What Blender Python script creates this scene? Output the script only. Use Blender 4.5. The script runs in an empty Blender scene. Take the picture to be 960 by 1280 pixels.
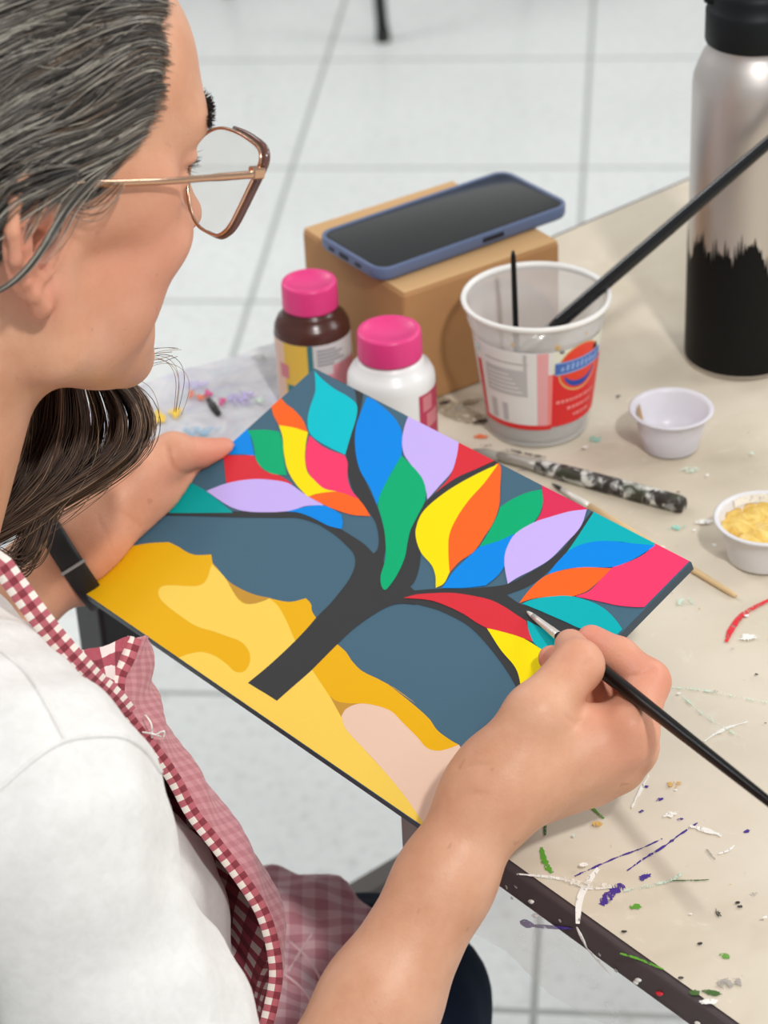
import bpy, math, random
import numpy as np
from mathutils import Vector, Matrix
from mathutils.geometry import tessellate_polygon
random.seed(4); RNG = np.random.default_rng(7)
S = bpy.context.scene
COL = S.collection
A = np.array

# ------------------------------------------------------------------ the camera the photograph was taken with
F_PX, PITCH, ROLL, CAM_H = 2900., math.radians(32.28), math.radians(-3.02), 1.5
_f = A([0, math.cos(PITCH), -math.sin(PITCH)]); _r = A([1., 0, 0]); _u = np.cross(_r, _f)
CR = _r*math.cos(ROLL) + _u*math.sin(ROLL); CU = -_r*math.sin(ROLL) + _u*math.cos(ROLL); CF = _f
CAM = A([0, 0, CAM_H])
def ray(x, y): return CF + CR*((x-480)/F_PX) - CU*((y-640)/F_PX)
def at(x, y, Z): return CAM + ray(x, y)*Z
def onz(x, y, z): d = ray(x, y); return CAM + d*((z-CAM_H)/d[2])
def onplane(x, y, p, n): d = ray(x, y); return CAM + d*(((p-CAM) @ n)/(d @ n))

# ------------------------------------------------------------------ helpers
def lin(c):
    return tuple((v/12.92 if v <= .04045 else ((v+.055)/1.055)**2.4) for v in [x/255. for x in c])
class NT:
    def __init__(s, m): s.t = m.node_tree; s.n = s.t.nodes; s.l = s.t.links
    def new(s, k, **kw):
        nd = s.n.new(k)
        for a, b in kw.items(): setattr(nd, a, b)
        return nd
    def link(s, a, b): s.l.new(a, b)
    def math(s, op, a, b=None, clamp=False):
        nd = s.new('ShaderNodeMath', operation=op, use_clamp=clamp)
        for i, v in enumerate((a, b)):
            if v is None: continue
            if isinstance(v, (int, float)): nd.inputs[i].default_value = v
            else: s.link(v, nd.inputs[i])
        return nd.outputs[0]
    def mix(s, fac, a, b, blend='MIX'):
        nd = s.new('ShaderNodeMix', data_type='RGBA', blend_type=blend)
        for k, v in ((0, fac), (6, a), (7, b)):
            if isinstance(v, (int, float)): nd.inputs[k].default_value = v
            elif isinstance(v, tuple): nd.inputs[k].default_value = (*v[:3], 1)
            else: s.link(v, nd.inputs[k])
        return nd.outputs[2]
    def noise(s, scale, detail=3, rough=.55, vec=None, dist=0):
        nd = s.new('ShaderNodeTexNoise'); nd.inputs['Scale'].default_value = scale
        nd.inputs['Detail'].default_value = detail; nd.inputs['Roughness'].default_value = rough
        nd.inputs['Distortion'].default_value = dist
        if vec is not None: s.link(vec, nd.inputs['Vector'])
        return nd.outputs[0]
    def ramp(s, fac, stops):
        nd = s.new('ShaderNodeValToRGB'); cr = nd.color_ramp
        while len(cr.elements) < len(stops): cr.elements.new(.5)
        for e, (p, c) in zip(cr.elements, stops): e.position = p; e.color = (*c[:3], 1)
        s.link(fac, nd.inputs[0]); return nd.outputs[0]
    def coord(s, k='Object'): return s.new('ShaderNodeTexCoord').outputs[k]
    def attr(s, name): return s.new('ShaderNodeAttribute', attribute_name=name)
def mat(name, color=(200, 200, 200), rough=.5, metal=0., spec=.5, var=0., vscale=20., bump=0., bscale=200., sss=0., trans=0., alpha=1., coat=0., ior=1.45, sheen=0., fn=None):
    m = bpy.data.materials.new(name); m.use_nodes = True; t = NT(m)
    b = t.n['Principled BSDF']; c = lin(color)
    b.inputs['Base Color'].default_value = (*c, 1); b.inputs['Roughness'].default_value = rough
    b.inputs['Metallic'].default_value = metal; b.inputs['Specular IOR Level'].default_value = spec
    b.inputs['IOR'].default_value = ior
    b.inputs['Transmission Weight'].default_value = trans; b.inputs['Alpha'].default_value = alpha
    b.inputs['Coat Weight'].default_value = coat; b.inputs['Coat Roughness'].default_value = .15
    b.inputs['Sheen Weight'].default_value = sheen
    if sss:
        b.inputs['Subsurface Weight'].default_value = sss
        b.inputs['Subsurface Radius'].default_value = (1., .35, .2); b.inputs['Subsurface Scale'].default_value = .006
    if var:
        n = t.noise(vscale, 4, vec=t.coord())
        f = t.math('MULTIPLY_ADD', n, 2*var); t.n[f.node.name].inputs[2].default_value = 1-var
        cc = t.new('ShaderNodeCombineColor')
        for i in range(3): t.link(f, cc.inputs[i])
        t.link(t.mix(1., c, cc.outputs[0], 'MULTIPLY'), b.inputs['Base Color'])
    if bump:
        bn = t.new('ShaderNodeBump'); bn.inputs['Strength'].default_value = bump; bn.inputs['Distance'].default_value = .001
        t.link(t.noise(bscale, 4, vec=t.coord()), bn.inputs['Height']); t.link(bn.outputs[0], b.inputs['Normal'])
    if fn: fn(t, b)
    return m
def props(o, label=None, cat=None, group=None, kind=None):
    for k, v in (('label', label), ('category', cat), ('group', group), ('kind', kind)):
        if v: o[k] = v
    return o
def mk(name, V, Fc, mats, parent=None, mi=None, smooth=True, uv=None, loc=None):
    me = bpy.data.meshes.new(name)
    V = np.asarray(V, float)
    if loc is not None: V = V - A(loc)
    if isinstance(Fc, np.ndarray):
        nf, k = Fc.shape
        me.vertices.add(len(V)); me.vertices.foreach_set('co', V.astype(np.float32).ravel())
        me.loops.add(nf*k); me.loops.foreach_set('vertex_index', Fc.astype(np.int32).ravel())
        me.polygons.add(nf); me.polygons.foreach_set('loop_start', np.arange(0, nf*k, k, dtype=np.int32))
        me.update(calc_edges=True)
    else:
        me.from_pydata([tuple(v) for v in V], [], [tuple(map(int, f)) for f in Fc]); me.update()
    if not isinstance(mats, (list, tuple)): mats = [mats]
    for m in mats: me.materials.append(m)
    n = len(me.polygons)
    if mi is not None: me.polygons.foreach_set('material_index', np.asarray(mi, np.int32))
    me.polygons.foreach_set('use_smooth', np.full(n, bool(smooth)))
    if uv is not None:
        l = me.uv_layers.new(name='UVMap'); vi = np.zeros(len(me.loops), np.int32); me.loops.foreach_get('vertex_index', vi)
        l.data.foreach_set('uv', np.asarray(uv, np.float32)[vi].ravel())
    me.validate(); me.update()
    o = bpy.data.objects.new(name, me); COL.objects.link(o)
    if loc is not None: o.location = loc
    if parent is not None:
        o.parent = parent
        if parent.matrix_basis != Matrix.Identity(4): o.matrix_parent_inverse = parent.matrix_basis.inverted()
    return o
def empty(name, loc, label, cat, group=None):
    o = bpy.data.objects.new(name, None); COL.objects.link(o); o.location = tuple(loc); o.empty_display_size = .02
    return props(o, label, cat, group)
def sharp(o, ang=35):
    me = o.data; me.set_sharp_from_angle(angle=math.radians(ang)); return o
def bevel(o, w, seg=3):
    m = o.modifiers.new('bevel', 'BEVEL'); m.width = w; m.segments = seg; m.limit_method = 'ANGLE'; m.angle_limit = math.radians(40); m.harden_normals = False
    return o
def lathe(profile, c, seg=64, axis=None, closed=False):
    """profile [(r,z)] turned about a vertical axis at c"""
    V = []; Fc = []; n = len(profile); c = A(c, float)
    for r, z in profile:
        for k in range(seg):
            a = 2*math.pi*k/seg; V.append(c + A([r*math.cos(a), r*math.sin(a), z]))
    for i in range(n-1 + (1 if closed else 0)):
        for k in range(seg):
            k2 = (k+1) % seg; j = (i+1) % n
            Fc.append((i*seg+k, i*seg+k2, j*seg+k2, j*seg+k))
    return V, Fc
def tube(P, Rr, seg=10, cap=True, up=None, squash=None):
    P = [A(p, float) for p in P]; n = len(P)
    if not hasattr(Rr, '__len__'): Rr = [Rr]*n
    V = []; Fc = []; T = [(P[min(i+1, n-1)]-P[max(i-1, 0)]) for i in range(n)]
    T = [t/np.linalg.norm(t) for t in T]
    ref = A(up, float) if up is not None else (A([0, 0, 1.]) if abs(T[0][2]) < .9 else A([1., 0, 0]))
    x = ref - T[0]*(ref @ T[0]); x /= np.linalg.norm(x)
    for i in range(n):
        x = x - T[i]*(x @ T[i]); x /= np.linalg.norm(x); y = np.cross(T[i], x)
        for k in range(seg):
            a = 2*math.pi*k/seg
            V.append(P[i] + (x*math.cos(a)*(squash or 1) + y*math.sin(a))*Rr[i])
    for i in range(n-1):
        for k in range(seg):
            k2 = (k+1) % seg; Fc.append((i*seg+k, i*seg+k2, (i+1)*seg+k2, (i+1)*seg+k))
    if cap: Fc.append(tuple(range(seg-1, -1, -1))); Fc.append(tuple((n-1)*seg+k for k in range(seg)))
    return V, Fc
def box(c, ex, ey, ez):
    """c centre, ex.. half-extent vectors"""
    c, ex, ey, ez = A(c), A(ex), A(ey), A(ez)
    V = [c + sx*ex + sy*ey + sz*ez for sz in (-1, 1) for sy in (-1, 1) for sx in (-1, 1)]
    return V, [(0, 2, 3, 1), (4, 5, 7, 6), (0, 1, 5, 4), (2, 6, 7, 3), (0, 4, 6, 2), (1, 3, 7, 5)]
def join(parts):
    V = []; Fc = []; mi = []
    for k, p in enumerate(parts):
        o = len(V); V += list(p[0]); Fc += [tuple(i+o for i in f) for f in p[1]]; mi += [p[2] if len(p) > 2 else 0]*len(p[1])
    return V, Fc, mi
def catmull(pts, closed=True, n=6):
    """pts (x,y[,1=corner]) -> smooth polyline"""
    P = [A(p[:2], float) for p in pts]; K = [len(p) > 2 for p in pts]; N = len(P); out = []
    for i in range(N if closed else N-1):
        p1, p2 = P[i], P[(i+1) % N]
        p0 = P[(i-1) % N] if (closed or i > 0) else p1; p3 = P[(i+2) % N] if (closed or i < N-2) else p2
        L = np.linalg.norm(p2-p1)+1e-9
        m1 = (p2-p1) if K[i] else (p2-p0)*L/(L+np.linalg.norm(p1-p0)+1e-9)
        m2 = (p2-p1) if K[(i+1) % N] else (p3-p1)*L/(L+np.linalg.norm(p3-p2)+1e-9)
        for k in range(n):
            t = k/n; out.append((2*t**3-3*t*t+1)*p1 + (t**3-2*t*t+t)*m1 + (-2*t**3+3*t*t)*p2 + (t**3-t*t)*m2)
    if not closed: out.append(P[-1])
    return out
def spline3(P, n=8):
    P = A(P, float); out = []; N = len(P)
    for i in range(N-1):
        p1, p2 = P[i], P[i+1]; p0 = P[max(i-1, 0)]; p3 = P[min(i+2, N-1)]
        for k in range(n):
            t = k/n; out.append(.5*((2*p1)+(p2-p0)*t+(2*p0-5*p1+4*p2-p3)*t*t+(-p0+3*p1-3*p2+p3)*t**3))
    out.append(P[-1]); return A(out)
def clip(poly, xmin, xmax, ymin, ymax):
    for ax, lim, sg in ((0, xmin, 1), (0, xmax, -1), (1, ymin, 1), (1, ymax, -1)):
        out = []
        for i in range(len(poly)):
            a, b = poly[i-1], poly[i]; ia = sg*(a[ax]-lim) >= 0; ib = sg*(b[ax]-lim) >= 0
            if ia != ib: t = (lim-a[ax])/(b[ax]-a[ax]); out.append(a+(b-a)*t)
            if ib: out.append(b)
        poly = out
        if not poly: break
    return poly
def tess(poly3):
    return [tuple(t) for t in tessellate_polygon([[Vector(p) for p in poly3]])]

# ------------------------------------------------------------------ implicit surfaces (bodies, cloth)
def cone(a, b, ra, rb):
    a, b = A(a, float), A(b, float)
    return ('c', a, b, ra, rb, (a+b)/2, np.linalg.norm(b-a)/2+max(ra, rb))
def ball(a, r): return ('b', A(a, float), r, None, None, A(a, float), r)
def ell(c, r, R=None):
    R = np.eye(3) if R is None else A(R)          # rows = local axes in world
    return ('e', A(c, float), A(r, float), R, None, A(c, float), max(r))
def Un(k, *ch): return ('U', k, list(ch))
def Su(k, a, b): return ('S', k, a, b)
def chain(pts, rad, k=.003): return Un(k, *[cone(pts[i], pts[i+1], rad[i], rad[i+1]) for i in range(len(pts)-1)])
def ev(nd, P, c, R):
    t = nd[0]
    if t == 'U':
        d = None
        for ch in nd[2]:
            e = ev(ch, P, c, R)
            if e is None: continue
            if d is None: d = e
            else:
                k = nd[1]; h = np.clip(.5+.5*(e-d)/k, 0, 1); d = e*(1-h)+d*h-k*h*(1-h)
        return d
    if t == 'S':
        d = ev(nd[2], P, c, R)
        if d is None: return None
        e = ev(nd[3], P, c, R)
        if e is not None:
            k = nd[1]; e = -e; h = np.clip(.5-.5*(e-d)/k, 0, 1); d = e*(1-h)+d*h+k*h*(1-h)
        return d
    if t == 'f': return nd[1](P)
    if R is not None and np.linalg.norm(c-nd[5])-nd[6] > R+.03: return None
    if t == 'b': return np.sqrt(((P-nd[1])**2).sum(1))-nd[2]
    if t == 'c':
        a, b, ra, rb = nd[1:5]; ba = b-a; pa = P-a
        h = np.clip((pa @ ba)/(ba @ ba), 0, 1)
        return np.sqrt(((pa-h[:, None]*ba)**2).sum(1)) - (ra+(rb-ra)*h)
    if t == 'e':
        p = (P-nd[1]) @ nd[3].T; k0 = np.sqrt(((p/nd[2])**2).sum(1)); k1 = np.sqrt(((p/nd[2]**2)**2).sum(1))+1e-9
        return k0*(k0-1)/k1
def surface(nd, lo, hi, h, nc=24, disp=None, proj=1):
    """sparse surface nets"""
    lo = A(lo, float); hi = A(hi, float); cs = h*nc; nch = np.ceil((hi-lo)/cs).astype(int); NG = nch*nc+2
    I = np.stack(np.meshgrid(*[np.arange(k) for k in nch], indexing='ij'), -1).reshape(-1, 3)
    cen = lo+(I+.5)*cs; dc = ev(nd, cen, None, None); rad = cs*.87
    act = I[np.abs(dc) < rad*1.5+.004]
    g = np.arange(nc+1); G = np.stack(np.meshgrid(g, g, g, indexing='ij'), -1).reshape(-1, 3)
    ids = []; pos = []; quads = []
    cid = lambda ijk: (ijk[..., 0].astype(np.int64)*NG[1]+ijk[..., 1])*NG[2]+ijk[..., 2]
    for ch in act:
        P = lo+(ch*nc+G)*h; c = lo+(ch+.5)*cs
        d = ev(nd, P, c, rad)
        if d is None: continue
        if disp is not None: d = d+disp(P)
        D = d.reshape(nc+1, nc+1, nc+1); s = D < 0
        if s.all() or not s.any(): continue
        cor = [(0, 0, 0), (1, 0, 0), (0, 1, 0), (1, 1, 0), (0, 0, 1), (1, 0, 1), (0, 1, 1), (1, 1, 1)]
        sl = lambda Q, o: Q[o[0]:o[0]+nc, o[1]:o[1]+nc, o[2]:o[2]+nc]
        cnt = sum(sl(s, o).astype(int) for o in cor); m = (cnt > 0) & (cnt < 8)
        ijk = np.argwhere(m); acc = np.zeros((len(ijk), 3)); w = np.zeros(len(ijk))
        dv = [sl(D, o)[m] for o in cor]
        for a in range(8):
            for b in range(a+1, 8):
                df = A(cor[b])-A(cor[a])
                if np.abs(df).sum() != 1: continue
                x = (dv[a] < 0) != (dv[b] < 0); t = np.where(x, dv[a]/np.where(x, dv[a]-dv[b], 1), 0)
                acc += (A(cor[a])+t[:, None]*df)*x[:, None]; w += x
        ids.append(cid(ch*nc+ijk)); pos.append(lo+(ch*nc+ijk+acc/w[:, None])*h)
        for ax in range(3):
            o = [0, 0, 0]; o[ax] = 1; e0 = s[:nc, :nc, :nc]; e1 = sl(s, o); x = e0 != e1
            q = np.argwhere(x)+ch*nc
            if not len(q): continue
            u, v = [(1, 2), (2, 0), (0, 1)][ax]; eu = np.eye(3, dtype=int)[u]; evv = np.eye(3, dtype=int)[v]
            Q = np.stack([cid(q), cid(q-eu), cid(q-eu-evv), cid(q-evv)], 1)
            fl = e0[x]; Q[~fl] = Q[~fl][:, ::-1]; quads.append(Q)
    ids = np.concatenate(ids); pos = np.concatenate(pos); Q = np.concatenate(quads)
    o = np.argsort(ids); ids = ids[o]; pos = pos[o]
    k = np.clip(np.searchsorted(ids, Q), 0, len(ids)-1); ok = (ids[k] == Q).all(1)
    return pos, k[ok].astype(np.int32)
def relax(V, Q, it=1, f=.5):
    for _ in range(it):
        acc = np.zeros_like(V); n = np.zeros(len(V))
        for a in range(4):
            for b in (Q[:, (a+1) % 4], Q[:, (a-1) % 4]):
                np.add.at(acc, Q[:, a], V[b]); np.add.at(n, Q[:, a], 1)
        V = V+(acc/np.maximum(n, 1)[:, None]-V)*f
    return V
# ------------------------------------------------------------------ materials of the place
M = {}
def floor_fn(t, b):
    g = t.new('ShaderNodeTexCoord').outputs['Object']
    mp = t.new('ShaderNodeMapping'); t.link(g, mp.inputs[0])
    mp.inputs['Rotation'].default_value = (0, 0, TILE_YAW); mp.inputs['Location'].default_value = (TILE_X, TILE_Y, 0); mp.inputs['Scale'].default_value = (1/TILE,)*3
    sp = t.new('ShaderNodeSeparateXYZ'); t.link(mp.outputs[0], sp.inputs[0])
    def line(o, w):
        f = t.math('FRACT', t.math('ADD', o, .5)); return t.math('LESS_THAN', t.math('ABSOLUTE', t.math('SUBTRACT', f, .5)), w)
    gr = t.math('MAXIMUM', line(sp.outputs[0], .0075), line(sp.outputs[1], .0075))
    sp2 = t.ramp(t.noise(70, 5, .7, g), [(.33, lin((214, 218, 216))), (.45, lin((234, 238, 236))), (.7, lin((241, 245, 243)))])
    big = t.ramp(t.noise(3, 2, .5, g), [(.3, (.93, .93, .93)), (.7, (1, 1, 1))])
    c = t.mix(1., sp2, big, 'MULTIPLY')
    t.link(t.mix(gr, c, lin((168, 172, 168))), b.inputs['Base Color'])
    t.link(t.ramp(gr, [(0, (.28,)*3), (1, (.8,)*3)]), b.inputs['Roughness'])
    bn = t.new('ShaderNodeBump'); bn.inputs['Strength'].default_value = .5; bn.inputs['Distance'].default_value = .002
    t.link(t.math('SUBTRACT', 1., gr), bn.inputs['Height']); t.link(bn.outputs[0], b.inputs['Normal'])
TILE = .46154; TILE_YAW = 0; TILE_X = TILE_Y = 0
# tile grid: fitted from the grout lines (turned 7.1 degrees to the camera's heading)
_ty = math.radians(-7.16); TILE_YAW = -_ty
_cx, _cy = 1.1725, -5.30      # camera's place in tile units
TILE_X, TILE_Y = _cx, _cy
M['floor'] = mat('floor_tiles', (226, 229, 228), .3, fn=floor_fn)

def cover_fn(t, b):
    g = t.coord()
    n1 = t.ramp(t.noise(5, 4, .6, g, .6), [(.3, lin((190, 178, 157))), (.5, lin((213, 202, 183))), (.72, lin((224, 215, 199)))])
    n2 = t.ramp(t.noise(38, 6, .7, g, 1.2), [(.60, (0, 0, 0)), (.72, (1, 1, 1))])
    c = t.mix(t.math('MULTIPLY', n2, .35), n1, lin((236, 232, 220)))
    n3 = t.ramp(t.noise(90, 5, .75, g, .5), [(.66, (0, 0, 0)), (.70, (1, 1, 1))])
    c = t.mix(t.math('MULTIPLY', n3, .3), c, lin((150, 138, 120)))
    n4 = t.ramp(t.noise(14, 5, .7, g, 2.), [(.64, (0, 0, 0)), (.72, (1, 1, 1))])
    c = t.mix(t.math('MULTIPLY', n4, .22), c, lin((205, 232, 210)))
    t.link(c, b.inputs['Base Color'])
    t.link(t.ramp(t.noise(12, 4, .6, g), [(.3, (.32,)*3), (.7, (.55,)*3)]), b.inputs['Roughness'])
    bn = t.new('ShaderNodeBump'); bn.inputs['Strength'].default_value = .25; bn.inputs['Distance'].default_value = .001
    t.link(t.noise(30, 5, .7, g, .8), bn.inputs['Height']); t.link(bn.outputs[0], b.inputs['Normal'])
M['cover'] = mat('table_cover_beige', (215, 203, 183), .4, fn=cover_fn)
M['edge'] = mat('table_edge_dark_brown', (74, 64, 66), .5, var=.12, vscale=60)
def film_fn(t, b):
    f = t.math('MULTIPLY_ADD', t.ramp(t.noise(28, 2, .5, t.coord(), .3), [(.3, (0, 0, 0)), (.8, (1, 1, 1))]), .18)
    t.n[f.node.name].inputs[2].default_value = .20; t.link(f, b.inputs['Alpha'])
M['film'] = mat('clear_vinyl', (226, 228, 228), .18, alpha=.35, fn=film_fn)
M['blackmetal'] = mat('black_metal', (32, 33, 35), .4, bump=.1)
M['graymetal'] = mat('grey_painted_metal', (112, 108, 104), .45)
M['wood'] = mat('light_wood', (222, 190, 142), .5, var=.1, vscale=80)
PC = dict(white=(240, 238, 232), violet=(72, 48, 140), green=(92, 160, 45), dgreen=(70, 105, 50), mint=(206, 226, 208), cream=(228, 221, 206), smudge=(168, 154, 132), red=(222, 45, 58), black=(50, 48, 46), ochre=(220, 175, 95), teal=(150, 212, 196), orange=(240, 120, 70), grey=(170, 165, 158), yellow=(245, 205, 70), lilac=(196, 182, 232), pink=(220, 80, 140), blue=(150, 190, 215), dark=(40, 36, 38))
def dry_fn(lo):
    def fn(t, b):
        g = t.coord(); mp = t.new('ShaderNodeMapping'); t.link(g, mp.inputs[0]); mp.inputs['Rotation'].default_value = (0, 0, .7); mp.inputs['Scale'].default_value = (1, .45, 1)
        n = t.ramp(t.noise(420, 6, .72, mp.outputs[0], .4), [(lo, (0, 0, 0)), (lo+.09, (1, 1, 1))]); t.link(n, b.inputs['Alpha'])
    return fn
for k, c in PC.items(): M['p_'+k] = mat('paint_'+k, c, .45, var=.12, vscale=300, fn=dry_fn({'mint': .47, 'smudge': .44, 'grey': .46, 'teal': .45, 'white': .37, 'cream': .44, 'lilac': .45, 'blue': .46}.get(k, .39)))

# ------------------------------------------------------------------ floor
fl = mk('floor', [(-3.5, -1.5, 0), (4, -1.5, 0), (4, 7, 0), (-3.5, 7, 0)], [(0, 1, 2, 3)], M['floor'], smooth=False)
props(fl, 'pale grey glazed floor tiles with grey grout lines', 'floor', kind='structure')

# ------------------------------------------------------------------ the work table
TZ = .755
ang = math.radians(38.5)
TU = A([math.cos(ang), math.sin(ang), 0]); TV = A([math.sin(ang), -math.cos(ang), 0]); TK = A([-.2556, 1.2377, TZ])
UP = A([0, 0, 1.])
def tp(u, v, z=0): return TK + TU*u + TV*v + UP*z
def tuv(p): d = A(p)-TK; return A([d @ TU, d @ TV])
TW, TL, TT = .80, 1.15, .017
table = empty('work_table', (*tp(TW/2, TL/2)[:2], 0), 'large work table with paint-spattered beige top and dark edge, the woman sits at it', 'table')
top = mk('tabletop', *box(tp(TW/2, TL/2, -TT/2), TU*TW/2, TV*TL/2, UP*TT/2), M['edge'], table, smooth=False); bevel(top, .0015, 2)
top['label'] = 'dark brown table edge'
# beige cover sheet with its dried paint marks
cv = [([tp(.004, .004, .0006), tp(TW-.004, .004, .0006), tp(TW-.004, TL-.004, .0006), tp(.004, TL-.004, .0006)], [(3, 2, 1, 0)], 0)]
cmats = [M['cover']]; cidx = {}
_lay = [0]
def mark(pts, col, z=None):
    """dried paint on the table top, outline given on the table plane"""
    if col not in cidx: cidx[col] = len(cmats); cmats.append(M['p_'+col])
    _lay[0] += 1; zz = .0008+.00002*_lay[0]
    V = [A([p[0], p[1], TZ+zz]) for p in pts]
    tr = tess(V); nf = []
    for a, b, c in tr:
        if np.cross(V[b]-V[a], V[c]-V[a])[2] < 0: a, b = b, a
        nf.append((a, b, c))
    cv.append((V, nf, cidx[col]))
def tpx(x, y): return onz(x, y, TZ)[:2]
def stroke(px, w, col, jag=.25, taper=True):
    P = catmull([tpx(*p) for p in px], False, 6); n = len(P); Lf = []; Rt = []
    for i in range(n):
        d = P[min(i+1, n-1)]-P[max(i-1, 0)]; d = A([-d[1], d[0]])/(np.linalg.norm(d)+1e-9)
        k = w*(1-jag*random.random())*(math.sin(math.pi*(.12+.76*i/(n-1)))**.6 if taper else 1)/2
        Lf.append(P[i]+d*k); Rt.append(P[i]-d*k*(1-jag*random.random()))
    mark(Lf+Rt[::-1], col)
def blob(x, y, rx, ry, col, rot=0, n=26, jag=.3):
    c = tpx(x, y); out = []
    for k in range(n):
        a = 2*math.pi*k/n; r = 1-jag*random.random()
        e = A([rx*math.cos(a)*r, ry*math.sin(a)*r]); out.append(c+A([e[0]*math.cos(rot)-e[1]*math.sin(rot), e[0]*math.sin(rot)+e[1]*math.cos(rot)]))
    mark(out, col)
stroke([(718, 1097), (745, 1085), (775, 1072), (802, 1062), (828, 1050)], .0022, 'violet', .7)
stroke([(784, 1090), (805, 1075), (830, 1060), (850, 1045), (872, 1030)], .0022, 'violet', .7)
stroke([(752, 1133), (762, 1122), (772, 1112), (780, 1108)], .0075, 'violet', .5)
for x, y, r in ((808, 985, .0022), (825, 1001, .0026), (802, 1016, .002), (850, 1026, .0022), (933, 1041, .0024), (806, 1098, .004)): blob(x, y, r, r*.6, 'violet', .5, jag=.5)
stroke([(676, 1061), (679, 1075), (684, 1086), (690, 1093)], .0048, 'green', .5)
stroke([(727, 1001), (740, 1012), (755, 1025)], .0022, 'green', .5)
stroke([(681, 1028), (681, 1046)], .003, 'dgreen', .5); stroke([(664, 1043), (666, 1030)], .003, 'dgreen', .5)
stroke([(775, 1194), (795, 1200), (815, 1208), (829, 1214)], .0022, 'green', .4)
blob(795, 1135, .0036, .0022, 'green'); blob(906, 1197, .003, .002, 'green', -.6); blob(890, 1243, .005, .002, 'dgreen', -.3); blob(868, 1243, .003, .002, 'dgreen')
stroke([(748, 1087), (735, 1105), (725, 1125), (722, 1157)], .0036, 'white', .06)
stroke([(646, 1095), (680, 1098), (706, 1102), (735, 1112), (765, 1112)], .0026, 'white', .4)
stroke([(700, 1100), (730, 1108), (770, 1110)], .006, 'cream', .3)
stroke([(780, 1116), (810, 1110), (840, 1102), (853, 1093)], .0028, 'mint', .3)
stroke([(840, 1103), (865, 1103), (886, 1102)], .0013, 'dgreen', .6)
stroke([(862, 1035), (880, 1040), (902, 1047)], .005, 'white', .6); stroke([(898, 1070), (910, 1066), (918, 1059)], .002, 'white', .5)
stroke([(790, 1012), (800, 992), (812, 970)], .0022, 'white', .6); blob(838, 1020, .005, .003, 'white', .4, jag=.6)
stroke([(883, 1064), (894, 1077)], .0015, 'grey', .5); blob(897, 1143, .0016, .004, 'black', .2, jag=.6)
for x, y in ((875, 1182), (780, 1167), (851, 1225), (922, 1131), (925, 1136)): blob(x, y, .0015, .001, 'black')
blob(907, 1232, .005, .004, 'grey', jag=.5); blob(926, 1229, .004, .004, 'grey', jag=.6); blob(886, 1255, .005, .002, 'white')
stroke([(908, 805), (914, 790), (930, 770), (962, 752)], .0042, 'red', .2)
stroke([(838, 862), (880, 866), (930, 876), (975, 884)], .003, 'mint', .6); stroke([(850, 870), (885, 900), (925, 925)], .003, 'mint', .6)
stroke([(880, 930), (905, 915), (935, 905)], .003, 'white', .7)
blob(745, 551, .006, .0045, 'teal', jag=.45); blob(845, 662, .007, .004, 'teal', jag=.6); blob(601, 548, .0055, .003, 'orange', jag=.4)
blob(862, 590, .007, .004, 'mint', jag=.3); blob(880, 655, .006, .003, 'white', jag=.3); blob(855, 755, .007, .004, 'mint', jag=.3); blob(935, 800, .006, .004, 'white', jag=.6)
blob(747, 1033, .003, .0022, 'ochre', jag=.3); blob(842, 984, .005, .003, 'ochre', jag=.7)
stroke([(545, 500), (575, 520), (606, 530)], .020, 'smudge', .2); stroke([(590, 532), (604, 529), (616, 524)], .005, 'dark', .3); blob(556, 506, .006, .003, 'dark', .5, 24, .5); blob(575, 512, .007, .004, 'grey', .5, 24, .5); blob(588, 505, .009, .004, 'smudge', .2, 24, .4)
for x, y in ((648, 570), (665, 575), (635, 566), (655, 590), (608, 560)): blob(x, y, .006, .0022, 'grey', .3, jag=.6)
stroke([(640, 566), (660, 571), (682, 575)], .003, 'dark', .7)
for k in range(170):
    u, v = random.uniform(.02, .45), random.uniform(.2, .75); p = tp(u, v); r = random.choice([.0008, .001, .0014, .002])
    c = random.choice(['white', 'white', 'white', 'mint', 'grey', 'black', 'ochre'])
    out = [p[:2]+A([math.cos(a), math.sin(a)*random.uniform(.5, 1)])*r*random.uniform(.6, 1.2) for a in np.linspace(0, 2*math.pi, 8)[:-1]]
    mark(out, c)
V, Fc, mi = join(cv)
cover = mk('table_cover', V, Fc, cmats, table, mi, smooth=False); cover['label'] = 'beige table cover stained with dried paint'
# clear vinyl hanging down from the edges
def hang(name, a, b, drop, n=40):
    V = []; Fc = []; out = np.cross(UP, b-a); out /= np.linalg.norm(out)
    if (a+b) @ out/2 < (tp(TW/2, TL/2) @ out): out = -out
    for i in range(n+1):
        p = a+(b-a)*i/n; w = .0025*math.sin(i*1.3)+.002*math.sin(i*.57+1)
        for z, o in ((-TT+.003, .0012), (-TT-.002, .0018), (-TT-drop*.3, .0026+w*.4), (-TT-drop*.65, .004+w), (-TT-drop, .006+w*1.6)): V.append(p+UP*z+out*o)
    for i in range(n):
        for j in range(4): q = i*5+j; Fc.append((q, q+1, q+6, q+5))
    return mk(name, V, Fc, M['film'], table)
v0_ = tuv(onz(492, 1008, TZ))[1]
f1 = hang('vinyl_overhang', tp(0, v0_), tp(0, TL), .036); f1['label'] = 'clear vinyl flap hanging from the near table edge'
f2 = hang('vinyl_overhang', tp(0, 0), tp(TW, 0), .006); f2['label'] = 'clear vinyl flap hanging from the far table edge'
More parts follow.
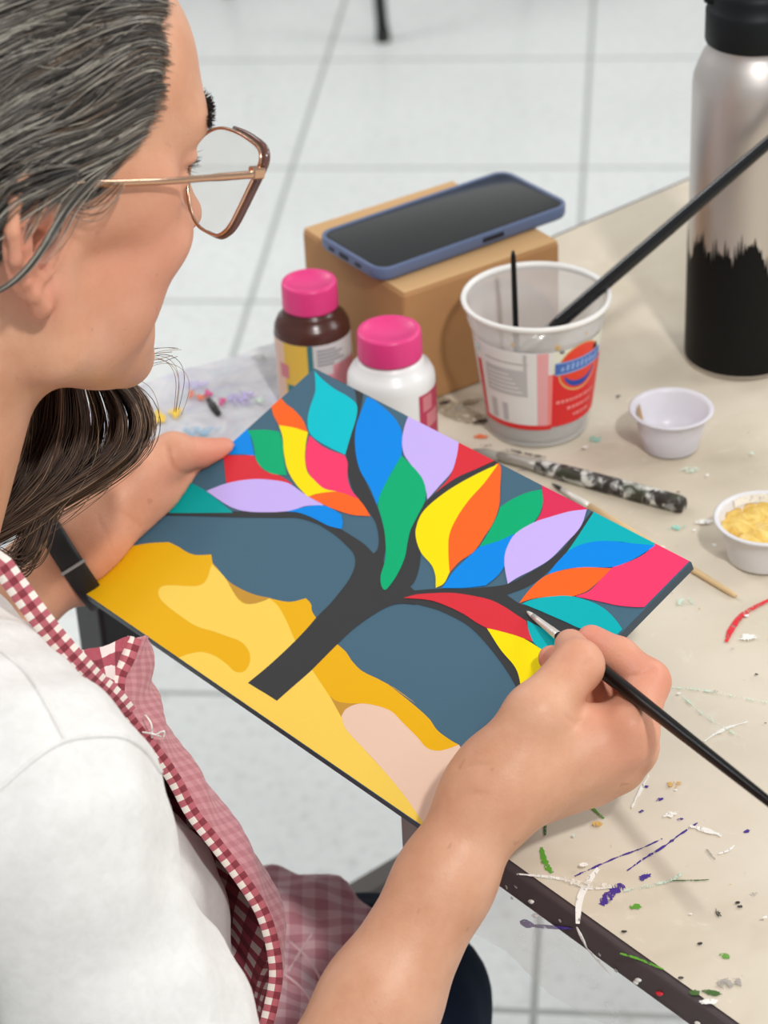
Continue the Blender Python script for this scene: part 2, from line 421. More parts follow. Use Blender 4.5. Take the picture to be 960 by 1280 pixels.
# drips down the dark edge
dm = [M['p_white'], M['p_violet'], M['p_red'], M['p_grey'], M['p_green']]
dr = []
def drip(x0, y0, x1, y1, w, k):
    def e(x, y):
        d = ray(x, y); t = ((TK-CAM) @ TU)/(d @ TU); return CAM+d*t - TU*.0012
    P = [e(x0+(x1-x0)*t, y0+(y1-y0)*t)+TU*.0006 for t in (0, .33, .66, 1)]
    dr.append((*tube(P, [w*.5, w, w*.9, w*.3], 10, True, TU, .35), k))
drip(722, 1158, 735, 1185, .0013, 0); drip(735, 1185, 765, 1218, .0011, 0)
drip(660, 1156, 716, 1160, .0011, 1); drip(652, 1153, 668, 1155, .0024, 1)
for x, y, w, k in ((664, 1124, .0024, 0), (669, 1142, .0026, 0), (633, 1106, .001, 3), (645, 1105, .0012, 3), (798, 1222, .0024, 0), (824, 1239, .003, 2), (795, 1225, .002, 0), (872, 1276, .002, 0), (640, 1120, .001, 3), (700, 1148, .001, 3), (750, 1190, .0012, 3), (770, 1210, .0012, 3)): drip(x, y, x+2, y+5, w, k)
V, Fc, mi = join(dr); dd = mk('paint_drips', V, Fc, dm, table, mi); dd['label'] = 'white, violet and red paint drips on the edge'
for k, (u, v) in enumerate(((.05, .06), (TW-.05, .06), (TW-.05, TL-.06), (.05, TL-.06))):
    lg = mk('leg', *box(tp(u, v, -(TZ+TT)/2+.0), TU*.0155, TV*.0155, UP*(TZ-TT)/2), M['blackmetal'], table, smooth=False); bevel(lg, .003)
for v in (.06, TL-.06):
    st = mk('stretcher', *box(tp(TW/2, v, .305-TZ), TU*(TW/2-.068), TV*.011, UP*.014), M['graymetal'], table, smooth=False); bevel(st, .003)
for u in (.05, TW-.05):
    st = mk('apron_rail', *box(tp(u, TL/2, -TT-.016), TU*.011, TV*(TL/2-.08), UP*.016), M['blackmetal'], table, smooth=False); bevel(st, .002)
# grey clip gripping the near table edge
cc = onz(522, 1046, TZ-.012); cu = tuv(cc)[1]
clipo = mk('table_clip', *join([box(tp(.004, cu, .0045), TU*.011, TV*.010, UP*.0022), box(tp(-.0085, cu, -.009), TU*.002, TV*.010, UP*.0155), box(tp(.004, cu, -.0225), TU*.011, TV*.010, UP*.0022)])[:2], mat('grey_plastic', (150, 148, 146), .4), smooth=False, loc=tp(0, cu))
bevel(clipo, .0012); props(clipo, 'small grey clip on the near table edge under the painting', 'clip')

# ------------------------------------------------------------------ far stool
stool = empty('stool', (.043, 4.23, 0), 'far stool of which one black leg shows on the tiles', 'stool')
sc_ = A([.043, 4.23]); 
for k in range(4):
    a = -math.pi/2+k*math.pi/2; d = A([math.cos(a), math.sin(a)])
    b_ = A([*(sc_+d*.285), 0]); t_ = A([*(sc_+d*.20), .44]) + A([-.02, 0, 0])*(k == 0)
    mk('leg', *tube([b_+UP*.012, b_+(t_-b_)*.5, t_], .011, 14), M['blackmetal'], stool)
    mk('foot_cap', *tube([b_+UP*.0, b_+UP*.022], [.0135, .0125], 14), mat('rubber', (40, 40, 40), .7) if k == 0 else bpy.data.materials['rubber'], stool)
mk('seat', *lathe([(0, .44), (.19, .44), (.2, .445), (.2, .462), (.19, .47), (0, .47)], (.043, 4.23, 0), 48), M['blackmetal'], stool)

# ------------------------------------------------------------------ cardboard box and phone
card = mat('brown_cardboard', (180, 134, 88), .75, var=.06, vscale=30, bump=.15, bscale=300)
card_in = mat('cardboard_flap_edge', (202, 162, 114), .8)
q4 = [onz(*p, TZ+.084)[:2] for p in ((374, 286), (505, 368), (702, 301), (566, 226))]
bc = sum(q4)/4; ex = (q4[2]-q4[1]); ey = (q4[0]-q4[1]); ex /= np.linalg.norm(ex); ey = A([-ex[1], ex[0]])
BS = .061
E3 = lambda v: A([v[0], v[1], 0.])
bxo = empty('cardboard_box', (*bc, TZ+.001), 'closed brown cardboard box under the phone', 'box')
o = mk('body', *box(A([*bc, TZ+.001+.0412]), E3(ex)*BS, E3(ey)*BS, UP*.0412), card, bxo, smooth=False); bevel(o, .0025, 3)
o = mk('lid_flap', *box(A([*bc, TZ+.0838]), E3(ex)*(BS-.001), E3(ey)*(BS-.001), UP*.0008), card_in, bxo, smooth=False); bevel(o, .0006)
if 0: o = mk('tuck_slot', *join([box(A([*(bc+ex*s*.045-ey*(BS+.0)), TZ+.0795]), E3(ex)*.006, E3(ey)*.0004, UP*.0012) for s in (-1, 1)])[:2], mat('slot_shadow_brown', (120, 88, 58), .9), bxo, smooth=False)
pz = TZ+.0848+.0045
p4 = [onz(*p, pz+.0045)[:2] for p in ((395, 290), (470, 342), (712, 256), (637, 212))]
pc = sum(p4)/4; px_ = p4[2]-p4[1]; px_ /= np.linalg.norm(px_); py_ = A([-px_[1], px_[0]])
HL, HW = .0775, .0368
phone = empty('smartphone', (*pc, TZ+.0848), 'black-screened smartphone in a blue-grey case lying on the cardboard box', 'phone')
def rrect(hx, hy, r, n=10):
    out = []
    for cx, cy, a0 in ((hx-r, hy-r, 0), (-hx+r, hy-r, 90), (-hx+r, -hy+r, 180), (hx-r, -hy+r, 270)):
        for k in range(n+1):
            a = math.radians(a0+90*k/n); out.append((cx+r*math.cos(a), cy+r*math.sin(a)))
    return out
def slab(layers, r, f):
    """layers [(inset,z)] of a rounded rectangle"""
    V = []; Fc = []; n = None
    for ins, z in layers:
        pts = rrect(HL-ins, HW-ins, r-ins*.6); n = len(pts)
        V += [f(x, y, z) for x, y in pts]
    for i in range(len(layers)-1):
        for k in range(n): k2 = (k+1) % n; Fc.append((i*n+k, i*n+k2, (i+1)*n+k2, (i+1)*n+k))
    Fc.append(tuple(range(n-1, -1, -1))); Fc.append(tuple((len(layers)-1)*n+k for k in range(n)))
    return V, Fc
pf = lambda x, y, z: A([*(pc+px_*x+py_*y), TZ+.0848+z])
casem = mat('blue_grey_case', (96, 112, 146), .45)
mk('case', *slab([(.0022, 0), (.0006, .0012), (0, .003), (0, .0086), (.0003, .0094), (.0012, .0098), (.0022, .0094), (.0024, .0086)], .011, pf), casem, phone)
glass = mat('dark_screen_glass', (44, 46, 47), .12, spec=.5)
mk('screen', *slab([(.0023, .0078), (.0023, .0087), (.0028, .0090)], .010, pf), glass, phone)
dkm = mat('dark_port', (26, 30, 42), .6)
o = mk('side_button', *box(pf(.012, -HW-.0001, .0056), E3(px_)*.0085, E3(py_)*.0006, UP*.0016), dkm, phone, smooth=False); bevel(o, .0005)
mk('charging_port', *box(pf(-HL-.0001, .004, .005), E3(px_)*.0005, E3(py_)*.0045, UP*.0014), dkm, phone, smooth=False)
for y in (-.012, .018): mk('speaker_slot', *box(pf(-HL-.0001, y, .005), E3(px_)*.0005, E3(py_)*.0028, UP*.0009), dkm, phone, smooth=False)

# ------------------------------------------------------------------ paint bottles
pinkcap = mat('pink_plastic', (228, 62, 132), .35, var=.05, vscale=90)
def bottle(name, label, px, ztop, r, bodym, lab, capm=pinkcap):
    c = onz(*px, TZ+ztop); c = A([c[0], c[1], TZ])
    b = empty(name, c, label, 'paint bottle', 'paint bottles beside the box')
    hs = ztop-.030
    mk('body', *lathe([(0, .0015), (r*.9, .0015), (r*.98, .003), (r, .006), (r, hs-.004), (r*.985, hs), (r*.9, hs+.0045), (r*.78, hs+.0065), (r*.76, hs+.009), (r*.72, hs+.0105), (r*.66, hs+.0115), (r*.66, ztop-.012), (0, ztop-.012)], c, 72), bodym, b)
    rc = r*.735; z0 = ztop-.0175
    prof = [(rc*.8, z0), (rc, z0), (rc*1.0, z0+.001), (rc*.985, ztop-.002), (rc*.95, ztop-.0004), (rc*.88, ztop), (rc*.80, ztop-.0001), (rc*.76, ztop-.0012), (0, ztop-.0014)]
    V, Fc = lathe(prof, c, 96)
    for i in range(1, 4):
        for k in range(96): 
            if k % 2: p = V[i*96+k]; d = p-c; d[2] = 0; V[i*96+k] = p-d*.012
    mk('cap', V, Fc, capm, b)
    # label wrapped round the body
    items = []; mats = []
    for a0, a1, z0, z1, m, e in lab:
        n = 24; V = []; Fc = []
        if m not in mats: mats.append(m)
        for i in range(n+1):
            a = math.radians(a0+(a1-a0)*i/n)
            for z in (z0, z1): V.append(c+A([(r+.0003+e)*math.cos(a), (r+.0003+e)*math.sin(a), z]))
        for i in range(n): Fc.append((2*i, 2*i+2, 2*i+3, 2*i+1))
        items.append((V, Fc, mats.index(m)))
    V, Fc, mi = join(items); mk('label', V, Fc, mats, b, mi)
    return b
_l = lambda n, c: mat('label_'+n, c, .45)
LW, LY, LT, LP, LB, LG, LR, LDY = _l('white', (214, 212, 214)), _l('yellow', (232, 190, 74)), _l('teal', (58, 122, 130)), _l('pink', (226, 150, 164)), _l('blue', (172, 186, 216)), _l('grey', (150, 150, 156)), _l('rose', (192, 58, 92)), _l('dusty_pink', (214, 130, 140))
brl = [(150, 395, .004, .0535, LW, 0)]
brl += [(195, 222, .004, .0535, _l('cream_pink', (232, 196, 176)), .0001), (222, 262, .004, .0535, LY, .0001), (262, 270, .01, .0535, LT, .0002), (270, 350, .004, .022, LB, .0001), (276, 340, .021, .032, LP, .0002), (300, 352, .030, .038, LP, .0002), (212, 230, .028, .038, LDY, .0002), (226, 240, .018, .024, LT, .0002)]
brl += [(276, 276+w, z, z+.0012, LG, .0003) for z, w in ((.049, 30), (.0465, 42), (.044, 36), (.0415, 44), (.039, 26))]
b1 = bottle('paint_bottle', 'brown paint bottle with pink cap and patterned label, left of the box', (386, 350), .088, .0245, mat('brown_paint_plastic', (78, 44, 38), .25), brl)
whl = [(306, 372, .012, .052, LR, 0), (312, 330, .040, .0505, LDY, .0001), (318, 345, .028, .038, LDY, .0001), (314, 330, .014, .023, LDY, .0001)]
whl += [(291, 300, .034, .0365, LG, 0), (293, 302, .022, .028, LG, 0), (291, 301, .0175, .0205, LG, 0)]
b2 = bottle('paint_bottle', 'white paint bottle with pink cap in front of the box corner', (486, 411), .088, .0272, mat('white_paint_plastic', (240, 240, 240), .3), whl)

# ------------------------------------------------------------------ tall steel flask
fc = A([*onz(925, 445, TZ)[:2], TZ+.001])
flask = empty('water_flask', fc, 'tall steel drinking flask with black lower half and black lid', 'flask')
steel = mat('brushed_steel', (210, 204, 200), .42, metal=1., bump=.04, bscale=900)
FR = .0365; FH = .205
mk('body', *lathe([(0, .004), (FR*.86, .004), (FR*.9, .001), (FR*.97, 0), (FR, .003), (FR, FH-.014), (FR*.985, FH-.008), (FR*.93, FH-.002), (FR*.84, FH+.006), (FR*.77, FH+.010), (FR*.745, FH+.013), (FR*.74, FH+.018), (FR*.72, FH+.024), (0, FH+.024)], fc, 96), steel, flask)
# black coat with ragged dripping top edge
n = 220; V = []; Fc = []
def rag(i):
    a = i/n*2*math.pi
    v = .088+.004*math.sin(3*a+1)+.003*math.sin(11*a)
    random.seed(i*7+1); k = random.random()
    return v + (.014*k*k if i % 2 else -.008*k*k) + .006*math.sin(7*a+.6)
for i in range(n):
    a = 2*math.pi*i/n; R0 = FR+.00035
    for z in (.0035, .05, rag(i)): V.append(fc+A([R0*math.cos(a), R0*math.sin(a), z]))
for i in range(n):
    j = (i+1) % n
    for k in range(2): Fc.append((i*3+k, j*3+k, j*3+k+1, i*3+k+1))
random.seed(11)
mk('black_coating', V, Fc, mat('matt_black_coat', (17, 16, 16), .55, spec=.2), flask)
lidm = mat('black_lid_plastic', (20, 23, 26), .5, spec=.25)
mk('lid', *lathe([(FR*.70, FH+.0145), (FR*.80, FH+.0145), (FR*.815, FH+.016), (FR*.815, FH+.034), (FR*.79, FH+.037), (FR*.74, FH+.0385), (FR*.735, FH+.044), (FR*.70, FH+.050), (0, FH+.0505)], fc, 72), lidm, flask)
hp = [fc+A([s*FR*.72, .01*0, FH+.040+z]) for s, z in ((-1, 0), (-.95, .022), (-.6, .034), (0, .037), (.6, .034), (.95, .022), (1, 0))]
mk('carry_loop', *tube(spline3(hp, 6), .005, 12), lidm, flask)

# ------------------------------------------------------------------ yoghurt cup used as a brush pot
cc = A([*onz(672, 531, TZ)[:2], TZ+.0012])
cup = empty('plastic_cup', cc, 'large translucent printed food cup holding two brushes', 'cup')
plast = mat('clear_cup_plastic', (236, 236, 236), .25, alpha=.40, fn=lambda t, b: None)
ch, r0, r1 = .0905, .0315, .0425
def cr(z): return r0+(r1-r0)*(z/ch)**.85
prof = [(0, .002), (r0*.9, .002), (r0*.93, 0), (r0, .001), (r0+.0006, .003)]+[(cr(z), z) for z in np.linspace(.006, .074, 8)]+[(cr(.075)+.0012, .0755), (cr(.077)+.0018, .078), (r1+.0012, .086), (r1+.0032, .0885), (r1+.0038, .0900), (r1+.0032, .0912), (r1+.0016, .0912), (r1+.0004, .0895), (r1-.0003, .085), (cr(.076)+.0006, .076)]+[(cr(z)-.0009, z) for z in np.linspace(.073, .006, 6)]+[(r0*.9, .0032), (0, .0032)]
mk('wall', *lathe(prof, cc, 96), plast, cup)
mk('rim', *lathe([(r1+.0012, .0872), (r1+.0034, .0885), (r1+.0041, .0900), (r1+.0035, .0915), (r1+.0016, .0916), (r1+.0004, .0900)], cc, 96, closed=True), mat('rim_white', (236, 234, 230), .3), cup)
mk('murky_water', *lathe([(0, .0034), (r0-.0016, .0036), (cr(.02)-.0016, .020), (0, .0202)], cc, 64), mat('murky_water_grey', (150, 138, 130), .1), cup)
# direction in degrees of what faces the camera from this cup
cam_a = math.degrees(math.atan2(-cc[1], -cc[0]))
def wrap(items, cR):
    out = []; mats = []
    for poly, m, e in items:               # poly in (degrees from camera direction, height)
        if m not in mats: mats.append(m)
        dens = []
        for i in range(len(poly)):
            a, b = A(poly[i-1], float), A(poly[i], float); k = max(1, int(abs(b-a)[0]/4))
            dens += [a+(b-a)*t/k for t in range(k)]
        V = []
        for a, z in dens:
            th = math.radians(cam_a+a); R0 = cR(z)+.0005+e; V.append(A([cc[0]+R0*math.cos(th), cc[1]+R0*math.sin(th), cc[2]+z]))
        tr = tess([(p[0], p[1]*1000, 0) for p in dens]); out.append((V, tr, mats.index(m)))
    return out, mats
def strip(a0, a1, z0, z1, m, e):
    its = []
    n = max(1, int((a1-a0)/3))
    for i in range(n):
        x0, x1 = a0+(a1-a0)*i/n, a0+(a1-a0)*(i+1)/n; its.append(([(x0, z0), (x1, z0), (x1, z1), (x0, z1)], m, e))
    return its
cw, cred, cpk, cbl, cgy, cor, crm = _l('cup_white', (232, 230, 228)), _l('cup_red', (226, 42, 44)), _l('cup_pink', (238, 170, 172)), _l('cup_blue', (44, 74, 165)), _l('cup_grey', (192, 190, 190)), _l('cup_orange_red', (232, 66, 40)), _l('cup_cream', (234, 232, 214))
cpb, cpr = _l('cup_pale_blue', (140, 170, 220)), _l('cup_pale_red', (244, 140, 136))
def zt(z): return z
its = strip(-66, 14, .018, .0725, cw, 0)+strip(14, 84, .056, .0725, crm, 0)+strip(14, 84, .0165, .056, cred, .0001)+strip(-66, 14, .015, .0185, cred, .0001)
its += strip(-66, -60, .018, .058, cred, .0001)+strip(0, 10, .018, .072, cpk, .0001)+strip(10, 14, .018, .056, cpr, .0001)
its += strip(-52, -10, .040, .059, cgy, .0001)+strip(-12, -9, .040, .071, cgy, .0002)+strip(-50, -43, .02, .034, cgy, .0001)+strip(-36, -30, .02, .033, cgy, .0001)+strip(-52, -8, .063, .0642, cgy, .0001)
for k in range(5): its += strip(-50, -14-3*k, .0425+.003*k, .0434+.003*k, cw, .0002)
def disc(a, z, ra, rz, m, e, t0=0, t1=360, tilt=0):
    n = 30; pts = [(a, z)] if t1-t0 < 360 else []
    for k in range(n+1): th = math.radians(t0+(t1-t0)*k/n); pts.append((a+ra*math.cos(th)+tilt*rz*math.sin(th), z+rz*math.sin(th)))
    return (pts, m, e)
oc = 43; oz = .0572
def oval(a, z, ra, rz, m, e):
    out = []; n = 18
    for i in range(n):
        x0, x1 = -1+2*i/n, -1+2*(i+1)/n; h0, h1 = rz*math.sqrt(max(0, 1-x0*x0)), rz*math.sqrt(max(0, 1-x1*x1))
        q = [(a+ra*x0, z-h0), (a+ra*x1, z-h1), (a+ra*x1, z+h1), (a+ra*x0, z+h0)]
        out.append((q if min(h0, h1) > 1e-6 else (q[1:3]+[q[0]] if h0 < 1e-6 else [q[0], q[1], q[3]]), m, e))
    return out
its += oval(oc, oz, 25, .0168, _l('cup_gold', (226, 170, 110)), .0002)+oval(oc, oz+.0003, 23.5, .0156, cor, .0003)
its += [([(oc+20*math.cos(math.radians(t)), oz+.0138*math.sin(math.radians(t))), (oc+20*math.cos(math.radians(t+10)), oz+.0138*math.sin(math.radians(t+10))), (oc+19*math.cos(math.radians(t+10)), oz+.0095*math.sin(math.radians(t+10))), (oc+19*math.cos(math.radians(t)), oz+.0095*math.sin(math.radians(t)))], cbl, .0004) for t in range(205, 335, 10)]
its += strip(oc-27, oc+27, oz-.0022, oz+.0070, cpb, .0005)+strip(oc-27, oc+27, oz-.0012, oz+.0060, _l('cup_mid_blue', (74, 110, 186)), .0006)
random.seed(21)
for k in range(9):                                   # too blurred to read: pale letter strokes
    a = oc-22+k*5; h = random.choice([.003, .0042, .0046]); its.append(([(a, oz+.0004), (a+3, oz+.0004), (a+3.6, oz+.0004+h), (a+.6, oz+.0004+h)], cpb, .0007))
for z, w0, w1 in ((.0335, 18, 66), (.0275, 30, 60), (.0215, 38, 56)):
    a = w0
    while a < w1: w = random.uniform(2, 4.5); its.append(([(a, z), (a+w, z), (a+w, z+.0024), (a, z+.0024)], cpr, .0003)); a += w+1.2
out, mats = wrap(its, cr)
V, Fc, mi = join(out); mk('printed_label', V, Fc, mats, cup, mi)
sm = [M['p_teal'], M['p_ochre'], M['p_dark']]
sp = []
for a, z, r, k in ((-62, .066, .0032, 0), (18, .076, .0026, 1), (22, .072, .002, 2), (60, .067, .0028, 2), (-20, .078, .002, 1), (45, .080, .0016, 1)):
    th = math.radians(cam_a+a); nrm = A([math.cos(th), math.sin(th), 0]); c0 = cc+nrm*(cr(z)+.0022)+UP*z; tg = np.cross(UP, nrm)
    V = [c0]+[c0+(tg*math.cos(q)+UP*math.sin(q))*r*random.uniform(.6, 1)-nrm*.0012 for q in np.linspace(0, 2*math.pi, 10)[:-1]]
    sp.append((V, [(0, i, i % 9+1) for i in range(1, 10)], k))
for v_, f_, k in sp: mk('paint_splash', v_, f_, sm[k], cup)

# brushes standing in the cup
def local_paint(names): return [M['p_'+n] for n in names]
bt = onz(645, 306, TZ+.118); bt = A([cc[0]-.0135, cc[1]+.004, TZ+.121]); bb_ = A([cc[0]-.012, cc[1]-.002, TZ+.007])
tb = empty('paintbrush', bb_, 'thin black brush handle standing upright in the printed cup', 'paintbrush', 'brushes on the table')
blk = mat('black_lacquer', (16, 15, 16), .3, spec=.3); ferr = mat('silver_ferrule', (205, 203, 198), .25, metal=1.); bristle = mat('dark_bristle', (60, 52, 46), .6)
mk('handle', *tube([bb_+(bt-bb_)*t for t in (.32, .5, .8, .97, 1)], [.0018, .0019, .0018, .0016, .0009], 14), blk, tb)
mk('ferrule', *tube([bb_+(bt-bb_)*t for t in (.14, .2, .33)], [.0019, .0019, .002], 14), ferr, tb)
mk('bristles', *tube([bb_+(bt-bb_)*t for t in (0, .05, .15)], [.0004, .0017, .0018], 10), bristle, tb)
# large flat wash brush leaning across the cup rim
P0, P1 = at(632, 461, 1.445), at(985, 157, 1.395)
wb = empty('paintbrush', P0, 'big black brush handle slanting out of the printed cup across the flask', 'paintbrush', 'brushes on the table')
_d = P1-P0
mk('handle', *tube([P0+_d*t for t in (.16, .2, .5, .8, 1.0, 1.12, 1.16)], [.0036, .0044, .0044, .0040, .0036, .0030, .0016], 20), mat('glossy_black_handle', (14, 16, 20), .16, spec=.6), wb)
mk('ferrule', *tube([P0+_d*t for t in (.06, .17)], [.0046, .0042], 16), ferr, wb)
mk('bristles', *tube([P0+_d*t for t in (-.01, .01, .07)], [.0020, .0044, .0044], 12), bristle, wb)

# ------------------------------------------------------------------ little paint pots
def pot(name, label, base_px, rb, rr, h, wallm, paint=None, paintm=None):
    c = onz(*base_px, TZ); c = A([c[0], c[1], TZ+.0012])
    e = empty(name, c, label, 'paint pot', 'small paint pots')
    rz = lambda z: rb+(rr-rb)*z/h
    prof = [(0, .0015), (rb*.85, .0015), (rb*.9, 0), (rb, .0006), (rb+.0004, .002), (rz(h*.5), h*.5), (rz(h*.9)-.0006, h*.9), (rr-.0004, h-.002), (rr+.0022, h-.0012), (rr+.0026, h-.0002), (rr+.0018, h+.0004), (rr-.0002, h), (rr-.0012, h*.93), (rz(h*.5)-.0009, h*.5), (rb-.0006, .003), (0, .0028)]
    mk('wall', *lathe(prof, c, 72), wallm, e)
    return e, c, rz
p1, c1, rz1 = pot('paint_pot', 'small translucent empty paint pot right of the printed cup', (838, 559), .0172, .0236, .027, mat('frosted_plastic', (234, 232, 240), .3, alpha=.72))
mk('dried_paint', *lathe([(0, .0032), (.0155, .0034), (.0162, .0042)], c1, 48), _l('pot_white', (232, 228, 238)), p1)
V = []; Fc = []                                        # ochre smear inside the rim
for i in range(9):
    a = math.radians(150+i*6); 
    for z in (.010+.004*abs(i-4)/4, .0255-.0008*i % 3): R0 = rz1(z)-.0021; V.append(c1+A([R0*math.cos(a), R0*math.sin(a), z]))
for i in range(8): Fc.append((2*i, 2*i+1, 2*i+3, 2*i+2))
mk('paint_smear', V, Fc, mat('paint_mustard', (176, 140, 84), .5), p1)
p2, c2, rz2 = pot('paint_pot', 'small white pot of ochre yellow paint at the right edge', (954, 697), .0205, .0268, .0262, mat('white_pot_plastic', (222, 220, 222), .35))
def ochre_fn(t, b):
    g = t.coord(); t.link(t.ramp(t.noise(75, 5, .65, g, 1.), [(.32, lin((196, 148, 62))), (.5, lin((226, 190, 98))), (.68, lin((238, 212, 132)))]), b.inputs['Base Color'])
V = []; Fc = []; n = 48; rings = 14
for i in range(rings+1):
    rr = rz2(.021)*i/rings-.0012*(i == rings)
    for k in range(n):
        a = 2*math.pi*k/n; x, y = rr*math.cos(a), rr*math.sin(a)
        z = .0192+.0014*math.sin(x*260+1)*math.cos(y*310)+.001*math.sin(x*620+y*480)+.0016*(i == rings)
        V.append(c2+A([x, y, z]))
for i in range(rings):
    for k in range(n): k2 = (k+1) % n; Fc.append((i*n+k, i*n+k2, (i+1)*n+k2, (i+1)*n+k))
mk('ochre_paint', V, Fc, mat('ochre_paint_thick', (232, 190, 82), .35, fn=ochre_fn), p2)
V = []; Fc = []
for i in range(15):
    a = math.radians(70+i*4)
    for z in (.0215, .0262+.0002*(i % 3)): R0 = rz2(z)-.0016; V.append(c2+A([R0*math.cos(a), R0*math.sin(a), z]))
for i in range(14): Fc.append((2*i, 2*i+1, 2*i+3, 2*i+2))
mk('paint_smear', V, Fc, M['p_white'], p2)

# ------------------------------------------------------------------ brushes lying on the table
def spat_fn(t, b):
    g = t.coord(); n = t.noise(95, 4, .6, g, .8)
    c = t.ramp(n, [(.38, lin((46, 40, 36))), (.49, lin((62, 54, 50))), (.54, lin((140, 142, 138))), (.60, lin((216, 214, 206)))])
    gr = t.ramp(t.noise(60, 2, .5, g), [(.55, (0, 0, 0)), (.6, (1, 1, 1))])
    t.link(t.mix(t.math('MULTIPLY', gr, .3), c, lin((84, 92, 62))), b.inputs['Base Color'])
a_, b_ = onz(672, 582, TZ+.005), onz(856, 632, TZ+.005)
lb = empty('paintbrush', (a_+b_)/2-UP*.0048, 'thick paint-smeared dark brush handle lying between the small pots and the painting', 'paintbrush', 'brushes on the table')
D = b_-a_
mk('handle', *tube([a_+D*t for t in (0, .06, .35, .7, .96, .99, 1)], [.0042, .0048, .0053, .0055, .0055, .0048, .0034], 20), mat('paint_smeared_handle', (60, 52, 48), .5, fn=spat_fn), lb)
mk('ferrule', *tube([a_+D*t-UP*.001*(t < -.1) for t in (-.28, -.1, .01)], [.0030, .0034, .0037], 16), mat('stained_ferrule', (170, 166, 158), .45, metal=.4, var=.2, vscale=120), lb)
mk('bristles', *tube([a_+D*t-UP*.0014 for t in (-.46, -.38, -.27)], [.0008, .0030, .0032], 12), mat('grey_bristle', (150, 146, 138), .8), lb)
a_, b_ = onz(694, 607, TZ+.0028), onz(920, 745, TZ+.0028); D = b_-a_
nb = empty('paintbrush', (a_+b_)/2-UP*.002, 'thin brush with pale wooden handle lying along the far edge of the painting', 'paintbrush', 'brushes on the table')
mk('handle', *tube([a_+D*t for t in (.2, .4, .7, .97, 1)], [.0021, .0023, .0020, .0015, .001], 14), M['wood'], nb)
mk('ferrule', *tube([a_+D*t for t in (.04, .1, .21)], [.0015, .0019, .0021], 14), mat('pale_ferrule', (225, 222, 215), .35, metal=.3), nb)
mk('bristles', *tube([a_+D*t for t in (-.02, .01, .045)], [.0003, .0013, .0014], 10), M['p_black'], nb)

# ------------------------------------------------------------------ plastic palette sheet at the left
def sheet_fn(t, b):
    g = t.coord(); c = t.ramp(t.noise(28, 6, .7, g, 1.), [(.32, lin((188, 186, 198))), (.5, lin((214, 213, 218))), (.68, lin((232, 231, 233)))])
    lil = t.ramp(t.noise(16, 3, .6, g, .6), [(.52, (0, 0, 0)), (.66, (1, 1, 1))])
    c = t.mix(t.math('MULTIPLY', lil, .5), c, lin((190, 182, 226)))
    te = t.ramp(t.noise(13, 3, .6, t.new('ShaderNodeTexCoord').outputs['Generated'], .6), [(.5, (0, 0, 0)), (.7, (1, 1, 1))])
    t.link(t.mix(t.math('MULTIPLY', te, .35), c, lin((176, 206, 212))), b.inputs['Base Color'])
q = [onz(*p, TZ+.004)[:2] for p in ((30, 545), (183, 478), (347, 427), (395, 500), (395, 560), (130, 690), (40, 650))]
qc = sum(q)/len(q)
pts = catmull([(*p, 1) for p in q], True, 6)
V = [A([*qc, TZ+.0045])]; Fc = []; rings = 10; n = len(pts)
for i in range(1, rings+1):
    for p in pts:
        x = qc+(p-qc)*i/rings; w = .0012*math.sin(x[0]*90+1)*math.sin(x[1]*70)
        V.append(A([*x, TZ+.0042+w]))
for k in range(n): Fc.append((0, 1+k, 1+(k+1) % n))
for i in range(rings-1):
    for k in range(n): k2 = (k+1) % n; Fc.append((1+i*n+k, 1+(i+1)*n+k, 1+(i+1)*n+k2, 1+i*n+k2))
shm = [mat('palette_sheet_film', (214, 213, 218), .35, alpha=.93, fn=sheet_fn)]; pk = {}
parts = [(V, Fc, 0)]
for x, y, rx, ry, col in ((197, 522, .0052, .010, 'yellow'), (219, 515, .005, .008, 'yellow'), (240, 492, .0028, .006, 'orange'), (252, 496, .004, .004, 'orange'), (260, 491, .003, .006, 'pink'), (277, 501, .003, .006, 'pink'), (301, 497, .011, .011, 'lilac'), (246, 480, .010, .006, 'lilac'), (211, 548, .008, .007, 'mint'), (252, 538, .013, .006, 'blue'), (144, 587, .012, .005, 'blue'), (180, 566, .006, .004, 'yellow'), (325, 500, .006, .005, 'mint'), (325, 445, .006, .004, 'grey'), (120, 600, .010, .004, 'teal')):
    if col not in pk: pk[col] = len(shm); shm.append(M['p_'+col])
    c0 = onz(x, y, TZ+.0066); Vb = []
    for k in range(30): a = 2*math.pi*k/30; r = random.uniform(.6, 1)*(1+.25*math.sin(3*a+x)); Vb.append(c0+A([rx*math.cos(a)*r, ry*math.sin(a)*r, 0]))
    parts.append((Vb, [tuple(range(30))], pk[col]))
parts.append((*tube([onz(260, 499, TZ+.0066), onz(266, 507, TZ+.0066), onz(273, 517, TZ+.0066)], [.0014, .0026, .0020], 8), len(shm))); shm.append(M['p_black'])
V, Fc, mi = join(parts)
sh = mk('palette_sheet', V, Fc, shm, None, mi, loc=A([*qc, TZ]))
props(sh, 'whitish plastic palette sheet with blotches of paint at the far table corner', 'palette')

